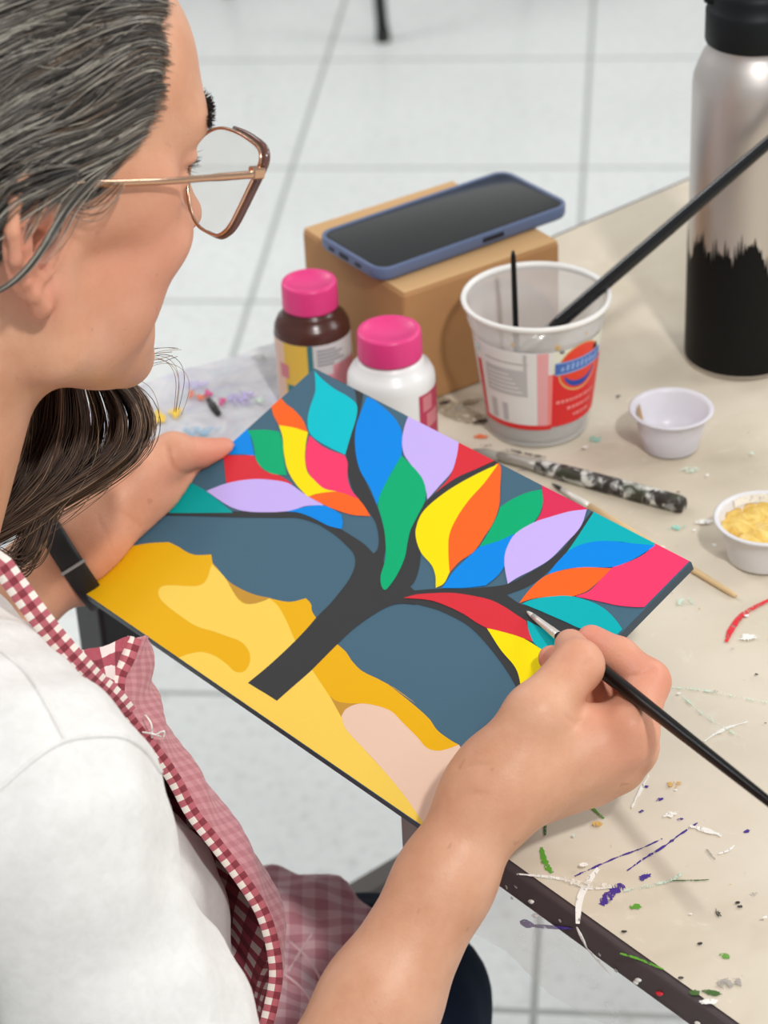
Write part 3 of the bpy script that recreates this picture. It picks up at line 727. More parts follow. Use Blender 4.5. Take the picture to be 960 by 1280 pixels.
# ------------------------------------------------------------------ the painting
BW, BH, BT = .30, .194, .0062
B1 = A([0.6303, -0.7762, 0.0176]); B2 = A([-0.7232, -0.5952, -0.3502]); BN = -A([0.2823, 0.208, -0.9365])
for v in (B1, B2, BN): v /= np.linalg.norm(v)
BC = A([-0.0121, 1.0263, 0.8132])
def onb(x, y): p = onplane(x, y, BC, BN)-BC; return A([p @ B1, p @ B2])
def bp(u, v, h=0): return BC+B1*u+B2*v+BN*h
pcol = dict(bg=(74, 108, 128), trunk=(60, 61, 63), och=(240, 182, 16), lyel=(253, 215, 92), tan=(202, 152, 58), peach=(240, 206, 184), teal1=(0, 166, 164), teal2=(0, 200, 214), teal3=(0, 182, 190), lilac=(206, 184, 253), blue=(0, 142, 240), green=(0, 178, 118), red=(224, 52, 64), orange=(255, 106, 36), yellow=(255, 232, 0), pink=(255, 62, 112), crim=(226, 50, 92))
pm = {k: mat('acrylic_'+k, tuple(x*.955 for x in c), .6, spec=.14, bump=.12, bscale=260) for k, c in pcol.items()}
pl = list(pcol)
CROP = dict(a=(180, 450, 3.2), b=(420, 480, 4.), c=(500, 560, 4.), d=(620, 580, 960/260), e=(80, 650, 960/260), g=(280, 640, 4.), h=(360, 760, 960/260), i=(490, 720, 960/230))
def px(s):
    """'a x,y x,y* b x,y' -> pixel points; a letter picks the detail view, * marks a corner"""
    out = []; o = None
    for w in s.split():
        if w in CROP: o = CROP[w]; continue
        c = w.endswith('*'); x, y = map(float, w.rstrip('*').split(','))
        q = (o[0]+x/o[2], o[1]+y/o[2]); out.append((*q, 1) if c else q)
    return out
ART = [
('och', 'e 52,322* 275,128* 390,108 485,103* 530,125 570,150 610,162 680,160* 690,205 750,280 820,320 880,345 950,362 g 240,435 330,450 410,432* 435,460 440,495 462,532* 500,560* 565,660* 610,700 640,745 690,795 770,835 860,885 960,960 h 460,350 560,430 650,510 690,565 750,610 790,632* 820,690* 760,900* 640,1030* 600,1060* 0,650* e 250,600* 0,300*'),
('tan', 'e 690,200* 755,278 820,320 880,345 960,362* 940,385 860,405* 770,340*'),
('lyel', 'e 685,205* 740,262 770,312 800,360 830,385 870,388 920,375 950,362* g 270,470 310,540 355,640 445,795 540,940 h 245,500 350,650 450,760 540,870 640,1010* 600,1080* 0,650* e 470,640* 525,637* 580,618 640,610 700,630 750,665 790,700 830,700 857,660 855,610 820,565 760,540 690,515 610,490 540,445 480,400 445,365 435,335 450,308 500,302 560,305 610,305 645,292 665,260 675,225'),
('tan', 'h 192,405* 220,428 260,438 335,442* 270,470 247,505*'),
('peach', 'h 247,500* 265,470 300,450 345,442 420,455 480,480 530,530 600,600 640,645 690,660 740,650 790,632* 806,660 822,698* 800,820* 720,1000* 640,1030* 630,1000* 540,870 450,760 350,650 265,555'),
('trunk', 'g 120,855* 200,790 300,700 400,600 470,520 530,460 580,400 630,330 656,262 648,210 612,168 560,120 500,80 a 700,660 620,634 540,632 350,630 200,625 15,622* 15,612* 70,612 350,606 500,607 600,610 660,628 720,655 790,678* g 640,120 700,160 750,210* 850,300* 960,400* 960,465* 880,460 820,475 740,520 650,585 570,660 500,730 430,800 350,870 265,945* 210,910 160,880'),
('trunk', 'b 188,850* 208,825 214,775 200,700 170,650 110,580 70,490 52,350 80,230 105,110 92,15* 132,30* 135,60 120,140 98,260 105,380 150,490 200,600 230,690 250,800 240,900 300,1040* 150,1000*'),
('trunk', 'b 230,1030* 330,900 355,780 390,670 440,600 500,545 600,475 700,430 803,375* 830,388* 790,415 640,495 520,570 450,630 420,690 415,760 425,850* 416,920 392,990 345,1040* 300,1090* 200,1080*'),
('trunk', 'c -60,735* 20,720 60,715 180,705 330,705 430,697 540,680 640,630 740,570 820,500 880,420 958,318* 975,335* d 400,310 330,400 250,490 160,560 50,605* 110,645 180,670 250,700 330,735 420,765* 420,850* 330,835* i 890,345* 800,290 705,240* 640,260* 400,220* 100,140* -40,150*'),
('trunk', 'i -40,150* 0,147 100,143 200,165 300,205 400,262 480,340 560,440 620,530 672,625* 720,625* 650,490 570,380 500,265* 330,150* 100,100* -20,110*'),
('teal1', 'a 60,613* 110,560* 185,490* 240,520 300,565 358,612* 200,613'),
('red', 'a 318,383* 440,382* 455,412 485,445 540,462 597,498* 500,510* 400,510* 330,495*'),
('lilac', 'a 250,525* 330,495 430,478 520,482 580,495 640,535 722,582* 650,585 580,605 480,610 400,605 340,585'),
('blue', 'a 320,380* 322,360* 415,275* 425,300 443,384* 390,378'),
('green', 'a 413,284* 480,280 542,288* 555,330 560,400 572,463* 510,455 470,430 450,400 440,345 430,310'),
('orange', 'a 508,178* 520,150* 545,152 570,178 600,200 635,240 657,292* 600,275 540,262* 518,220'),
('teal2', 'a 682,45* 710,75 760,115 820,150 852,182 850,230 832,290 805,381* 740,350 690,320 662,290 655,240 665,190 685,130 686,90'),
('pink', 'a 662,303* 720,350 803,383* 815,410 815,470 830,520 862,560* 820,545 770,528 710,510 670,470 648,420 650,350'),
('yellow', 'a 540,262* 600,272 657,290* 648,340 645,400 655,450 690,490 720,515 772,528* 700,535 655,548* 610,500 575,440 560,370 555,310'),
('blue', 'a 570,608* 640,590 700,582 740,590 790,620* 796,650 793,678* 740,665 680,635 620,612'),
('orange', 'a 658,547* 720,532 782,530 860,558* 885,590 906,626* 840,622 780,605 720,580'),
('blue', 'b 155,68* 180,75 240,120 300,180 330,240 331,300 330,362* 280,440 235,530 206,608* 170,520 120,430 98,330 100,220 130,130'),
('lilac', 'b 372,140* 630,262* 618,285* 605,360 580,440 520,510 458,580* 450,530 430,470 380,410 340,350 332,280 345,210'),
('red', 'b 618,250* 830,370* 803,382* 700,428 600,473 495,548* 560,480 590,420 607,350 616,285*'),
('green', 'b 328,360* 380,410 430,470 450,530 445,590 410,660 375,730 358,800 345,870 310,950 270,1010 245,1032 228,1010 225,960 245,890 250,820 240,720 210,610* 220,560 270,460'),
('orange', 'b 800,402* 815,398* 826,420 822,520 817,610 790,690 740,770 690,840 620,890 566,948* 556,860 560,760 598,680 660,590 740,500'),
('yellow', 'b 812,403* 740,500 660,590 600,680 567,760 563,850 569,945* 540,1000 500,1022* 498,960 480,910 430,850 405,790 400,730 430,650 500,580 600,510 720,445'),
('crim', 'c 710,170* 960,300* 935,309* 850,320 760,345 678,373* 705,330 717,270 712,210*'),
('green', 'c 710,210* 716,270 700,330 668,377* 590,425 500,465 398,497* 440,430 485,345 502,298* 560,260 640,225'),
('blue', 'c 575,430* 540,490 522,560 525,592* 490,640 430,690* 330,702 212,703* 270,620 330,560 398,497* 500,465'),
('lilac', 'c 936,309* 905,395 830,480 750,560 660,615 590,650 540,682* 525,600 525,540 545,480 580,430 670,375 760,345 850,320'),
('teal3', 'd 455,220* 770,378* 735,380* 650,372 560,360 470,362 400,378 325,415* 370,350'),
('pink', 'd 740,365* 940,470* 880,530 840,580 770,640 700,662 580,658 470,635 365,613* 430,590 490,530 538,480* 620,452 690,415'),
('blue', 'd 737,378* 690,410 620,450 540,478 440,480 340,485 238,512* 290,450 350,395 430,365 520,358 640,370'),
('orange', 'd 108,645* 150,590 220,525 300,495 400,480 535,484* 480,540 420,590 360,613* 250,615 170,625'),
('teal3', 'd 122,647* 170,628 250,615 340,612 430,635 500,670 560,730 622,828* 560,812 460,780 380,758 330,735 250,700 180,670'),
('teal3', 'i 706,235* 800,285 905,348* 880,400* 785,390* 740,350 715,290'),
('yellow', 'i 495,273* 600,295 690,330 788,390* 825,440 800,540 740,590 680,610* 650,490 570,390'),
('red', 'i 60,118* 130,100 220,93 320,92 430,108 520,130 590,165 650,205 702,238* 715,290 737,347* 640,312 560,290 495,275* 440,245 380,205 300,165 200,130'),
]
pb = []
hw, hh = BW/2, BH/2; e_ = .0008
ring = lambda i, h: [bp(sx*(hw-i), sy*(hh-i), h) for sx, sy in ((-1, -1), (1, -1), (1, 1), (-1, 1))]
V = ring(.0006, -BT)+ring(0, -BT+.0006)+ring(0, -.0007)+ring(.0002, -.0002)+ring(.0007, 0)
Fc = [(0, 1, 2, 3), (16, 19, 18, 17)]; smi = []
for i in range(4):
    for k in range(4): k2 = (k+1) % 4; Fc.append((i*4+k, (i+1)*4+k, (i+1)*4+k2, i*4+k2))
pb.append((V, Fc, 0))
for n_, (col, s) in enumerate(ART):
    uvp = [onb(*q) for q in catmull(px(s), True, 7)]
    uvp = clip(uvp, -hw+.0004, hw-.0004, -hh+.0004, hh-.0004)
    flt = [uvp[0]]
    for q_ in uvp[1:]:
        if np.linalg.norm(q_-flt[-1]) > 5e-5: flt.append(q_)
    V = [bp(*q_, .00012+.000012*n_) for q_ in flt]; tr = []
    for a, b, c in tess([(q_[0]*1000, q_[1]*1000, 0) for q_ in flt]):
        if np.cross(V[b]-V[a], V[c]-V[a]) @ BN < 0: a, b = b, a
        tr.append((a, b, c))
    pb.append((V, tr, pl.index(col)))
V, Fc, mi = join(pb)
painting = mk('painting', V, Fc, [pm[k] for k in pl], None, mi, smooth=False, loc=BC)
props(painting, 'thin board painted with a black tree of coloured leaves, held in her left hand', 'painting')
sd = mk('side_edge', *join([(ring(-.0001, -BT+.0003)+ring(-.0001, -.0006), [(k, (k+1) % 4, (k+1) % 4+4, k+4) for k in range(4)])])[:2], mat('painted_edge_dark', (56, 74, 88), .5), painting, smooth=False); sd['label'] = 'dark blue-grey painted edge'

# ------------------------------------------------------------------ the brush she paints with
T0 = bp(*onb(659, 765), .0006); T1 = at(966, 1006, .965); D = T1-T0; LB = np.linalg.norm(D)
hb = empty('paintbrush', T0, 'slim black paintbrush in her right hand, tip on the painting', 'paintbrush')
def along(mm): return T0+D/LB*mm/1000
mk('bristles', *tube([along(x) for x in (0, 2, 5, 8)], [.0002, .0008, .0012, .0013], 12), mat('white_bristle', (214, 212, 206), .6), hb)
mk('ferrule', *tube([along(x) for x in (7.5, 14, 27, 28, 36, 38)], [.0014, .0016, .0020, .0021, .0023, .0023], 16), mat('pale_silver_ferrule', (232, 226, 218), .35, metal=.5), hb)
mk('handle', *tube([along(x) for x in (37, 50, 75, 110, 170, 258, 264)], [.0024, .0032, .0037, .0034, .0028, .0019, .0008], 20), mat('black_gloss_lacquer', (11, 10, 11), .3, spec=.25), hb)
# ------------------------------------------------------------------ the woman
_a, _p, _q = math.radians(32.35), math.radians(13.38), math.radians(.92)
HF = A([math.cos(_p)*math.cos(_a), math.cos(_p)*math.sin(_a), -math.sin(_p)]); _l0 = A([-math.sin(_a), math.cos(_a), 0]); _u0 = np.cross(HF, _l0)
HLf = _l0*math.cos(_q)+_u0*math.sin(_q); HU = -_l0*math.sin(_q)+_u0*math.cos(_q)
HR = A([HF, HLf, HU]); H0 = A([-.1706, .9461, 1.0839])
def hp(f, l, u): return H0+(HF*f+HLf*l+HU*u)*.001
def hloc(P): return ((np.asarray(P)-H0) @ HR.T)*1000
def hell(c, r, tilt=None): 
    R = HR if tilt is None else A(tilt) @ HR
    return ell(hp(*c), A(r)*.001, R)
def hcone(a, b, ra, rb): return cone(hp(*a), hp(*b), ra*.001, rb*.001)
def rotz(d): c, s = math.cos(math.radians(d)), math.sin(math.radians(d)); return A([[c, s, 0], [-s, c, 0], [0, 0, 1]])   # about U
def roty(d): c, s = math.cos(math.radians(d)), math.sin(math.radians(d)); return A([[c, 0, s], [0, 1, 0], [-s, 0, c]])   # about L
SK = .001
cran = Un(.016, hell((0, 0, 45), (90, 69, 80)), hell((44, 0, 52), (47, 60, 50)))
face = [hell((68, 0, -36), (23, 30, 40)), hell((79, 0, -84), (15, 18, 13)), hell((30, 0, -40), (52, 48, 56))]
for s in (-1, 1):
    face += [hell((77, 25*s, 38), (10, 23, 8)), hell((63, 45*s, -10), (20, 16, 20)), hell((43, 41*s, -36), (31, 20, 40)),
             hell((58, 22*s, -70), (25, 17, 20)), hcone((8, 54*s, -12), (16, 52*s, -58), 13, 12), hcone((16, 51*s, -58), (76, 13*s, -87), 11, 11), hell((40, 58*s, 12), (26, 9, 16))]
face = Un(.014, *face)
sock = Un(.006, *[hell((88, 33*s, 21), (11, 17, 11)) for s in (-1, 1)])
eye = Un(.004, *[ball(hp(70, 32*s, 21), .0125) for s in (-1, 1)], *[hell((77, 33*s, 25), (8, 16, 5)) for s in (-1, 1)], *[hell((76, 33*s, 14), (7, 15, 4)) for s in (-1, 1)])
nose = Un(.006, hcone((87, 0, 24), (106, 0, -16), 6, 7), hell((108, 0, -20), (7, 8, 7)), hell((97, 9, -23), (9, 7, 6)), hell((97, -9, -23), (9, 7, 6)))
nost = Un(.002, *[hell((101, 6*s, -29), (5, 3, 4)) for s in (-1, 1)])
lips = Un(.004, hell((88, 0, -51), (7, 18, 5)), hell((87, 0, -60), (7, 16, 6)))
mouthcut = hell((95, 0, -55.5), (9, 20, 1.2))
skull = Un(.020, cran, face)
skull = Su(.010, skull, sock)
skull = Un(.006, skull, eye); skull = Un(.008, skull, nose, lips)
skull = Su(.003, Su(.003, skull, nost), mouthcut)
def ear(s):
    tl = math.radians(14); back = (-math.cos(tl)*.86, .51, -math.sin(tl)); upv = (-math.sin(tl), .08, math.cos(tl)); o = A([-4, 66, 1])
    nrm = np.cross(A(back), A(upv)); nrm /= np.linalg.norm(nrm)
    if nrm[1] < 0: nrm = -nrm
    def E(x, y, z=0): q = o+A(back)*x+A(upv)*y+nrm*z; return hp(q[0], q[1]*s, q[2])
    def fr():
        b, u, n = [A([v[0], v[1]*s, v[2]]) for v in (A(back), A(upv), nrm)]
        b = b/np.linalg.norm(b); u = u-b*(u @ b); u /= np.linalg.norm(u); n = np.cross(b, u)
        return A([b, u, n]) @ HR
    Fr = fr()
    rim = [(-3, 8), (-4, 20), (2, 29), (12, 33), (22, 29), (27, 18), (26, 4), (22, -8), (16, -18), (9, -28)]
    rimc = chain([E(x, y, 4+.10*x) for x, y in rim], [.0028]*6+[.0026, .0026, .003, .004], .003)
    plate = ell(E(11, 4, 1), (.0165, .0265, .0032), Fr)
    anti = chain([E(x, y, 4.5) for x, y in [(6, 22), (13, 16), (17, 6), (15, -6), (9, -14), (2, -15)]], [.0025, .003, .003, .003, .0032, .003], .003)
    lobe = ell(E(5, -27, 2.5), (.0085, .0095, .0042), Fr)
    trag = ell(E(-4.5, -1, 4), (.0035, .0062, .0035), Fr)
    e = Un(.0035, plate, rimc, anti, lobe)
    e = Su(.003, e, ell(E(5, 0, 4), (.0075, .011, .0050), Fr))
    e = Un(.003, e, trag)
    canal = cone(E(1.5, -1, 6), E(-2, -1, -14), .0036, .0030)
    return e, canal, E
earR, canR, ER = ear(-1); earL, canL, EL = ear(1)
head = Un(.004, skull, earR, earL)
head = Su(.002, head, Un(.002, canR, canL))

BW_ = A([math.cos(math.radians(33)), math.sin(math.radians(33)), 0]); BLv = A([-BW_[1], BW_[0], 0])   # body forward, body left
NB = A([-.236, .903, .950])
def bpt(f, l, z): return NB+BW_*f+BLv*l+UP*z
shR, shL = bpt(-.012, -.163, -.068), bpt(-.012, .163, -.068)
neck = Un(.02, cone(hp(-14, 0, -28), bpt(-.018, 0, -.05), .050, .054), cone(hp(-6, 0, -42), bpt(-.012, 0, -.07), .042, .044))
torso = Un(.03, ell(bpt(-.016, 0, -.24), (.101, .148, .205), A([BW_, BLv, UP])), cone(shR, shL, .040, .040), cone(bpt(-.02, -.05, -.42), bpt(-.02, .05, -.42), .11, .11),
           *[ell(bpt(.052, s*.072, -.232), (.056, .058, .060), A([BW_, BLv, UP])) for s in (-1, 1)])
elR, wrR = at(306, 1570, 1.055), at(609, 1001, 1.078)
elL, wrL = A([-.352, .985, .700]), at(86, 690, 1.312)
def lerp(a, b, t): return A(a)+(A(b)-A(a))*t
armR = chain([shR+UP*-.005, lerp(shR, elR, .5), elR, lerp(elR, wrR, .22), lerp(elR, wrR, .55), lerp(elR, wrR, .82), wrR, at(632, 968, 1.078)], [.042, .038, .032, .033, .0265, .0215, .0205, .0215], .012)
# right hand: joints as the photograph shows them
pj = lambda *q: at(*q)
palmR = Un(.010, cone(pj(625, 985, 1.078), pj(782, 918, 1.082), .0205, .0140), cone(pj(628, 990, 1.084), pj(787, 936, 1.095), .019, .0125), cone(pj(630, 992, 1.092), pj(772, 957, 1.106), .0175, .0125),
           cone(pj(630, 992, 1.096), pj(738, 974, 1.112), .0165, .0125), cone(pj(640, 960, 1.076), pj(668, 900, 1.072), .0185, .0155), cone(pj(668, 905, 1.078), pj(760, 915, 1.088), .013, .0115))
thumbR = chain([pj(640, 962, 1.074), pj(674, 890, 1.070), pj(722, 832, 1.084), pj(713, 806, 1.108)], [.0175, .0140, .0118, .0078], .005)
indexR = chain([pj(786, 916, 1.082), pj(810, 852, 1.100), pj(774, 821, 1.115), pj(739, 800, 1.128)], [.0128, .0103, .0090, .0076], .004)
midR = chain([pj(788, 932, 1.096), pj(778, 878, 1.124), pj(722, 846, 1.126), pj(689, 823, 1.137)], [.012, .0098, .0086, .0066], .004)
ringR = chain([pj(772, 955, 1.108), pj(756, 902, 1.134), pj(712, 872, 1.124), pj(689, 845, 1.130)], [.0115, .0095, .0082, .0062], .004)
pinkR = chain([pj(738, 973, 1.114), pj(716, 935, 1.128), pj(690, 908, 1.114), pj(676, 886, 1.116)], [.0105, .0085, .0074, .006], .004)
fingersR = Un(.0014, indexR, midR, ringR, pinkR)
kn = Un(.003, ball(pj(788, 905, 1.072), .0085), ball(pj(775, 962, 1.098), .0070))
handR = Un(.007, palmR, fingersR, kn)
handR = Un(.0035, handR, thumbR)
# left hand under the board
armL = chain([shL, lerp(shL, elL, .5), elL, lerp(elL, wrL, .3), lerp(elL, wrL, .7), wrL, pj(105, 672, 1.312)], [.047, .042, .036, .036, .028, .0235, .0235], .012)
palmL = Un(.010, cone(pj(98, 685, 1.315), pj(185, 620, 1.330), .0235, .0190), cone(pj(100, 690, 1.322), pj(228, 640, 1.358), .022, .0155), cone(pj(105, 700, 1.328), pj(225, 680, 1.366), .0215, .0145), cone(pj(108, 712, 1.33), pj(205, 712, 1.362), .019, .0135), cone(pj(104, 672, 1.312), pj(165, 608, 1.318), .021, .0165), cone(pj(160, 630, 1.325), pj(226, 606, 1.340), .019, .0135))
thumbL = chain([pj(108, 668, 1.312), pj(178, 594, 1.318), pj(217, 568, 1.327), pj(248, 567, 1.334), pj(280, 562, 1.341)], [.0205, .0146, .0130, .0090, .0072], .0025)
nb_ = lambda u, v: bp(*onb(u, v), -BT-.0085)
indexL = chain([pj(228, 640, 1.36), nb_(300, 640), nb_(348, 655), nb_(375, 668)], [.0125, .0085, .008, .007], .004)
midL = chain([pj(225, 680, 1.368), nb_(300, 690), nb_(350, 705), nb_(378, 716)], [.012, .0085, .008, .007], .004)
ringL = chain([pj(218, 700, 1.366), nb_(285, 738), nb_(330, 752), nb_(355, 762)], [.0115, .0085, .0078, .0068], .004)
pinkL = chain([pj(205, 712, 1.362), nb_(255, 765), nb_(290, 780), nb_(310, 790)], [.0105, .008, .0074, .0062], .004)
handL = Un(.006, palmL, Un(.0014, indexL, midL, ringL, pinkL)); handL = Un(.004, handL, thumbL)
boardcut = ('f', lambda P: np.maximum(np.maximum(np.abs((P-BC) @ B1)-hw, np.abs((P-BC) @ B2)-hh), np.abs((P-BC) @ BN+BT/2)-BT/2-.0004))
body = Un(.014, Un(.018, head, neck), torso)
body = Un(.010, body, armR, armL)
body = Un(.010, body, handR, handL)
body = Su(.0008, body, boardcut)
def skin_fn(t, b):
    g = t.coord()
    n = t.noise(26, 4, .6, g); fine = t.noise(420, 3, .6, g)
    c = t.ramp(n, [(.3, lin((206, 150, 118))), (.5, lin((216, 163, 132))), (.7, lin((224, 174, 146)))])
    at_ = t.attr('blush').outputs['Fac']
    c = t.mix(at_, c, lin((222, 136, 116)))
    c = t.mix(t.math('MULTIPLY', fine, .10), c, lin((190, 122, 96)))
    sp = t.ramp(t.noise(150, 1, .4, g), [(.76, (0, 0, 0)), (.80, (1, 1, 1))])
    c = t.mix(t.math('MULTIPLY', sp, .25), c, lin((150, 96, 72)))
    t.link(c, b.inputs['Base Color'])
    b1 = t.new('ShaderNodeBump'); b1.inputs['Strength'].default_value = .22; b1.inputs['Distance'].default_value = .0008
    vo = t.new('ShaderNodeTexVoronoi'); vo.inputs['Scale'].default_value = 700; t.link(g, vo.inputs['Vector'])
    h = t.math('ADD', t.math('MULTIPLY', vo.outputs[0], .5), t.noise(110, 5, .65, g)); t.link(h, b1.inputs['Height']); t.link(b1.outputs[0], b.inputs['Normal'])
skin = mat('skin', (216, 163, 132), .46, spec=.4, sss=.12, fn=skin_fn)
HB = .0013
V, Q = surface(body, (-.50, .62, .50), (.17, 1.30, 1.24), HB)
V = relax(V, Q, 3, .5)
from mathutils.bvhtree import BVHTree
def bvh(V, Q): return BVHTree.FromPolygons([tuple(v) for v in V], [tuple(map(int, q)) for q in Q])
bdv = bvh(V, Q)
def crease(pts, w, dep):
    global V
    P = []
    for x, y in pts:
        d = ray(x, y); r = bdv.ray_cast(Vector(CAM), Vector(d/np.linalg.norm(d)))
        if r[0] is not None: P.append(A(r[0]))
    if len(P) < 2: return
    P = spline3(P, 5); lo_, hi_ = P.min(0)-.006, P.max(0)+.006
    ix = np.where(((V > lo_) & (V < hi_)).all(1))[0]
    if not len(ix): return
    D = np.linalg.norm(V[ix][:, None]-P[None], axis=2); k = D.argmin(1); dm = D.min(1)
    end = np.clip(np.minimum(k, len(P)-1-k)/4+.3, 0, 1)
    dirv = (V[ix]-CAM); dirv /= np.linalg.norm(dirv, axis=1, keepdims=True)
    V[ix] = V[ix]+dirv*(dep*np.exp(-(dm/w)**2)*end)[:, None]
for pts, w_, d_ in (([(548, 985), (566, 967), (590, 957), (615, 956)], .0012, .0013), ([(556, 1003), (580, 993), (608, 992)], .0012, .0010), ([(704, 893), (712, 901), (722, 903), (736, 898)], .0012, .0011), ([(712, 912), (722, 908), (734, 910)], .0012, .0007),
    ([(781, 847), (795, 845), (808, 840), (818, 834)], .0013, .0014), ([(738, 806), (744, 814), (748, 822)], .0011, .0005), ([(741, 822), (735, 829), (728, 833)], .0012, .0005), ([(207, 552), (211, 572), (218, 590)], .0017, .0020), ([(232, 553), (236, 562), (240, 572)], .0013, .0007), ([(220, 588), (236, 592), (252, 586)], .0016, .0016), ([(150, 640), (175, 660), (190, 690)], .0016, .0008), ([(128, 655), (140, 690), (150, 712)], .0014, .0006), ([(120, 640), (128, 665)], .0014, .0005)):
    crease(pts, w_, d_)
person = mk('person', V, Q, skin, None, loc=A([-.2, .9, .45]))
props(person, 'seated woman in white t-shirt and checked apron, head bent, painting with her right hand', 'person')
bl = np.zeros(len(V), np.float32)
def blush(c, r, k):
    global bl
    d = np.linalg.norm(V-A(c), axis=1); bl = np.maximum(bl, k*np.clip(1-d/r, 0, 1).astype(np.float32)**.7)
for c, r, k in ((pj(739, 800, 1.128), .030, .9), (pj(810, 852, 1.1), .028, .7), (pj(689, 823, 1.137), .016, .9), (pj(689, 845, 1.13), .014, .9), (pj(722, 832, 1.084), .022, .35), (pj(786, 916, 1.08), .03, .5), (pj(756, 872, 1.13), .02, .9), (pj(275, 562, 1.34), .035, .75), (pj(200, 620, 1.33), .06, .35), (pj(130, 690, 1.31), .05, .3), (ER(14, 0), .035, .65), (ER(5, -27), .02, .6), (hp(58, -52, -14), .055, .42), (hp(116, 0, -20), .018, .5), (hp(100, 0, -57), .02, .7)): blush(c, r, k)
at_ = person.data.attributes.new('blush', 'FLOAT', 'POINT'); at_.data.foreach_set('value', bl)

# ------------------------------------------------------------------ t-shirt
kf = .006
def grow(nd, g):
    t = nd[0]
    if t == 'U': return ('U', nd[1], [grow(c, g) for c in nd[2]])
    if t == 'c': return cone(nd[1], nd[2], nd[3]+g, nd[4]+g)
    if t == 'e': return ell(nd[1], nd[2]+g, nd[3])
    if t == 'b': return ball(nd[1], nd[2]+g)
shirt = Un(.035, grow(torso, .009), cone(shR, shL, .047, .047))
slR = chain([shR, lerp(shR, elR, .45), lerp(shR, elR, .80)], [.048, .048, .050], .02); slL = chain([shL, lerp(shL, elL, .45), lerp(shL, elL, .80)], [.048, .048, .050], .02)
shirt = Un(.022, shirt, slR, slL)
neckcut = cone(bpt(.06, 0, -.035), hp(0, 0, -30), .072, .062)
shirt = Su(.004, shirt, neckcut)
def folds(P):
    q = P-shR; x = q @ BW_; y = q @ BLv; z = q[:, 2]
    return .0016*np.sin(z*95+x*70+2*np.sin(y*40))*np.clip(-z*6, 0, 1)+.0012*np.sin(x*160-z*60+1)+.0008*np.sin(y*210+z*90)
V, Q = surface(shirt, (-.52, .55, .40), (.10, 1.36, 1.02), .0028, disp=folds)
V = relax(V, Q, 2, .5)
def cloth_fn(t, b):
    g = t.coord(); w1 = t.new('ShaderNodeTexWave'); w1.inputs['Scale'].default_value = 900; w1.inputs['Distortion'].default_value = 2; t.link(g, w1.inputs['Vector'])
    bn = t.new('ShaderNodeBump'); bn.inputs['Strength'].default_value = .2; bn.inputs['Distance'].default_value = .0006
    n = t.math('ADD', t.noise(300, 3, .7, g), t.math('MULTIPLY', t.noise(22, 3, .6, g, .6), 2.5)); t.link(n, bn.inputs['Height']); t.link(bn.outputs[0], b.inputs['Normal'])
    t.link(t.ramp(t.noise(160, 4, .7, g, .5), [(.3, lin((222, 221, 218))), (.7, lin((233, 232, 230)))]), b.inputs['Base Color'])
white = mat('white_jersey', (238, 237, 234), .85, spec=.2, sheen=.2, fn=cloth_fn)
tsh = mk('t_shirt', V, Q, white, person); tsh['label'] = 'white short-sleeved t-shirt'
# surface finder for seams and straps
shv = bvh(V, Q)
def hit(tree, x, y, lift=.0, Zd=None):
    d = ray(x, y); r = tree.ray_cast(Vector(CAM), Vector(d/np.linalg.norm(d)))
    if r[0] is None: return None if Zd is None else at(x, y, Zd)
    return A(r[0])+A(r[1])*lift
def seam(name, pts, r):
    P = [hit(shv, *p, .0004) for p in [(q[0], q[1]) for q in catmull(pts, False, 8)]]; P = [p for p in P if p is not None]
    if len(P) > 2: mk(name, *tube(spline3(P, 2), r, 6, True), white, tsh)
seam('shoulder_seam', [(-40, 796), (0, 815), (35, 845), (60, 885), (82, 926)], .0011)
seam('sleeve_seam', [(-60, 1040), (-20, 1005), (20, 968), (55, 940), (82, 926), (120, 920), (155, 922), (180, 938), (200, 965)], .0012)

# ------------------------------------------------------------------ trousers, shoes and stool under her
hipR, hipL = bpt(-.02, -.085, -.435), bpt(-.02, .085, -.435)
knR, knL = onz(484, 1262, .50), onz(400, 1248, .50)
ftR, ftL = A([knR[0]-.02, knR[1]-.01, .09]), A([knL[0]-.03, knL[1]-.02, .09])
legs = Un(.02, Un(.03, cone(hipR, hipL, .105, .105)), chain([hipR, lerp(hipR, knR, .6), knR, lerp(knR, ftR, .3), ftR], [.092, .072, .059, .060, .046], .02), chain([hipL, lerp(hipL, knL, .6), knL, lerp(knL, ftL, .3), ftL], [.092, .072, .059, .060, .046], .02))
V, Q = surface(legs, (-.52, .60, .05), (.20, 1.35, .68), .005, disp=lambda P: .0015*np.sin(P[:, 0]*120+P[:, 2]*80)+.001*np.sin(P[:, 1]*170-P[:, 2]*60))
denim = mat('dark_navy_denim', (26, 38, 58), .85, spec=.2, var=.25, vscale=40, bump=.3, bscale=900)
tr_ = mk('trousers', V, Q, denim, person); tr_['label'] = 'dark navy jeans'
shoe = mat('black_shoe', (30, 30, 32), .5)
for k_, f_ in (('shoe', ftR), ('shoe', ftL)):
    sh_ = Un(.02, ell(f_+BW_*.06-UP*.048, (.125, .044, .034), A([BW_, BLv, UP])), ell(f_-UP*.03, (.05, .042, .055), A([BW_, BLv, UP])))
    sh_ = Su(.004, sh_, ('f', lambda P: P[:, 2]-.002))
    V, Q = surface(sh_, f_-A([.16, .16, .1]), f_+A([.25, .25, .08]), .005); mk(k_, V, Q, shoe, person)
sc2 = (hipR+hipL)/2
seat = empty('seat_stool', (sc2[0], sc2[1], 0), 'stool the woman sits on', 'stool')
sz_ = sc2[2]-.105
mk('seat', *lathe([(0, sz_-.035), (.155, sz_-.035), (.165, sz_-.03), (.165, sz_-.006), (.155, sz_+.0), (0, sz_+.0)], (sc2[0], sc2[1], 0), 48), M['wood'], seat)
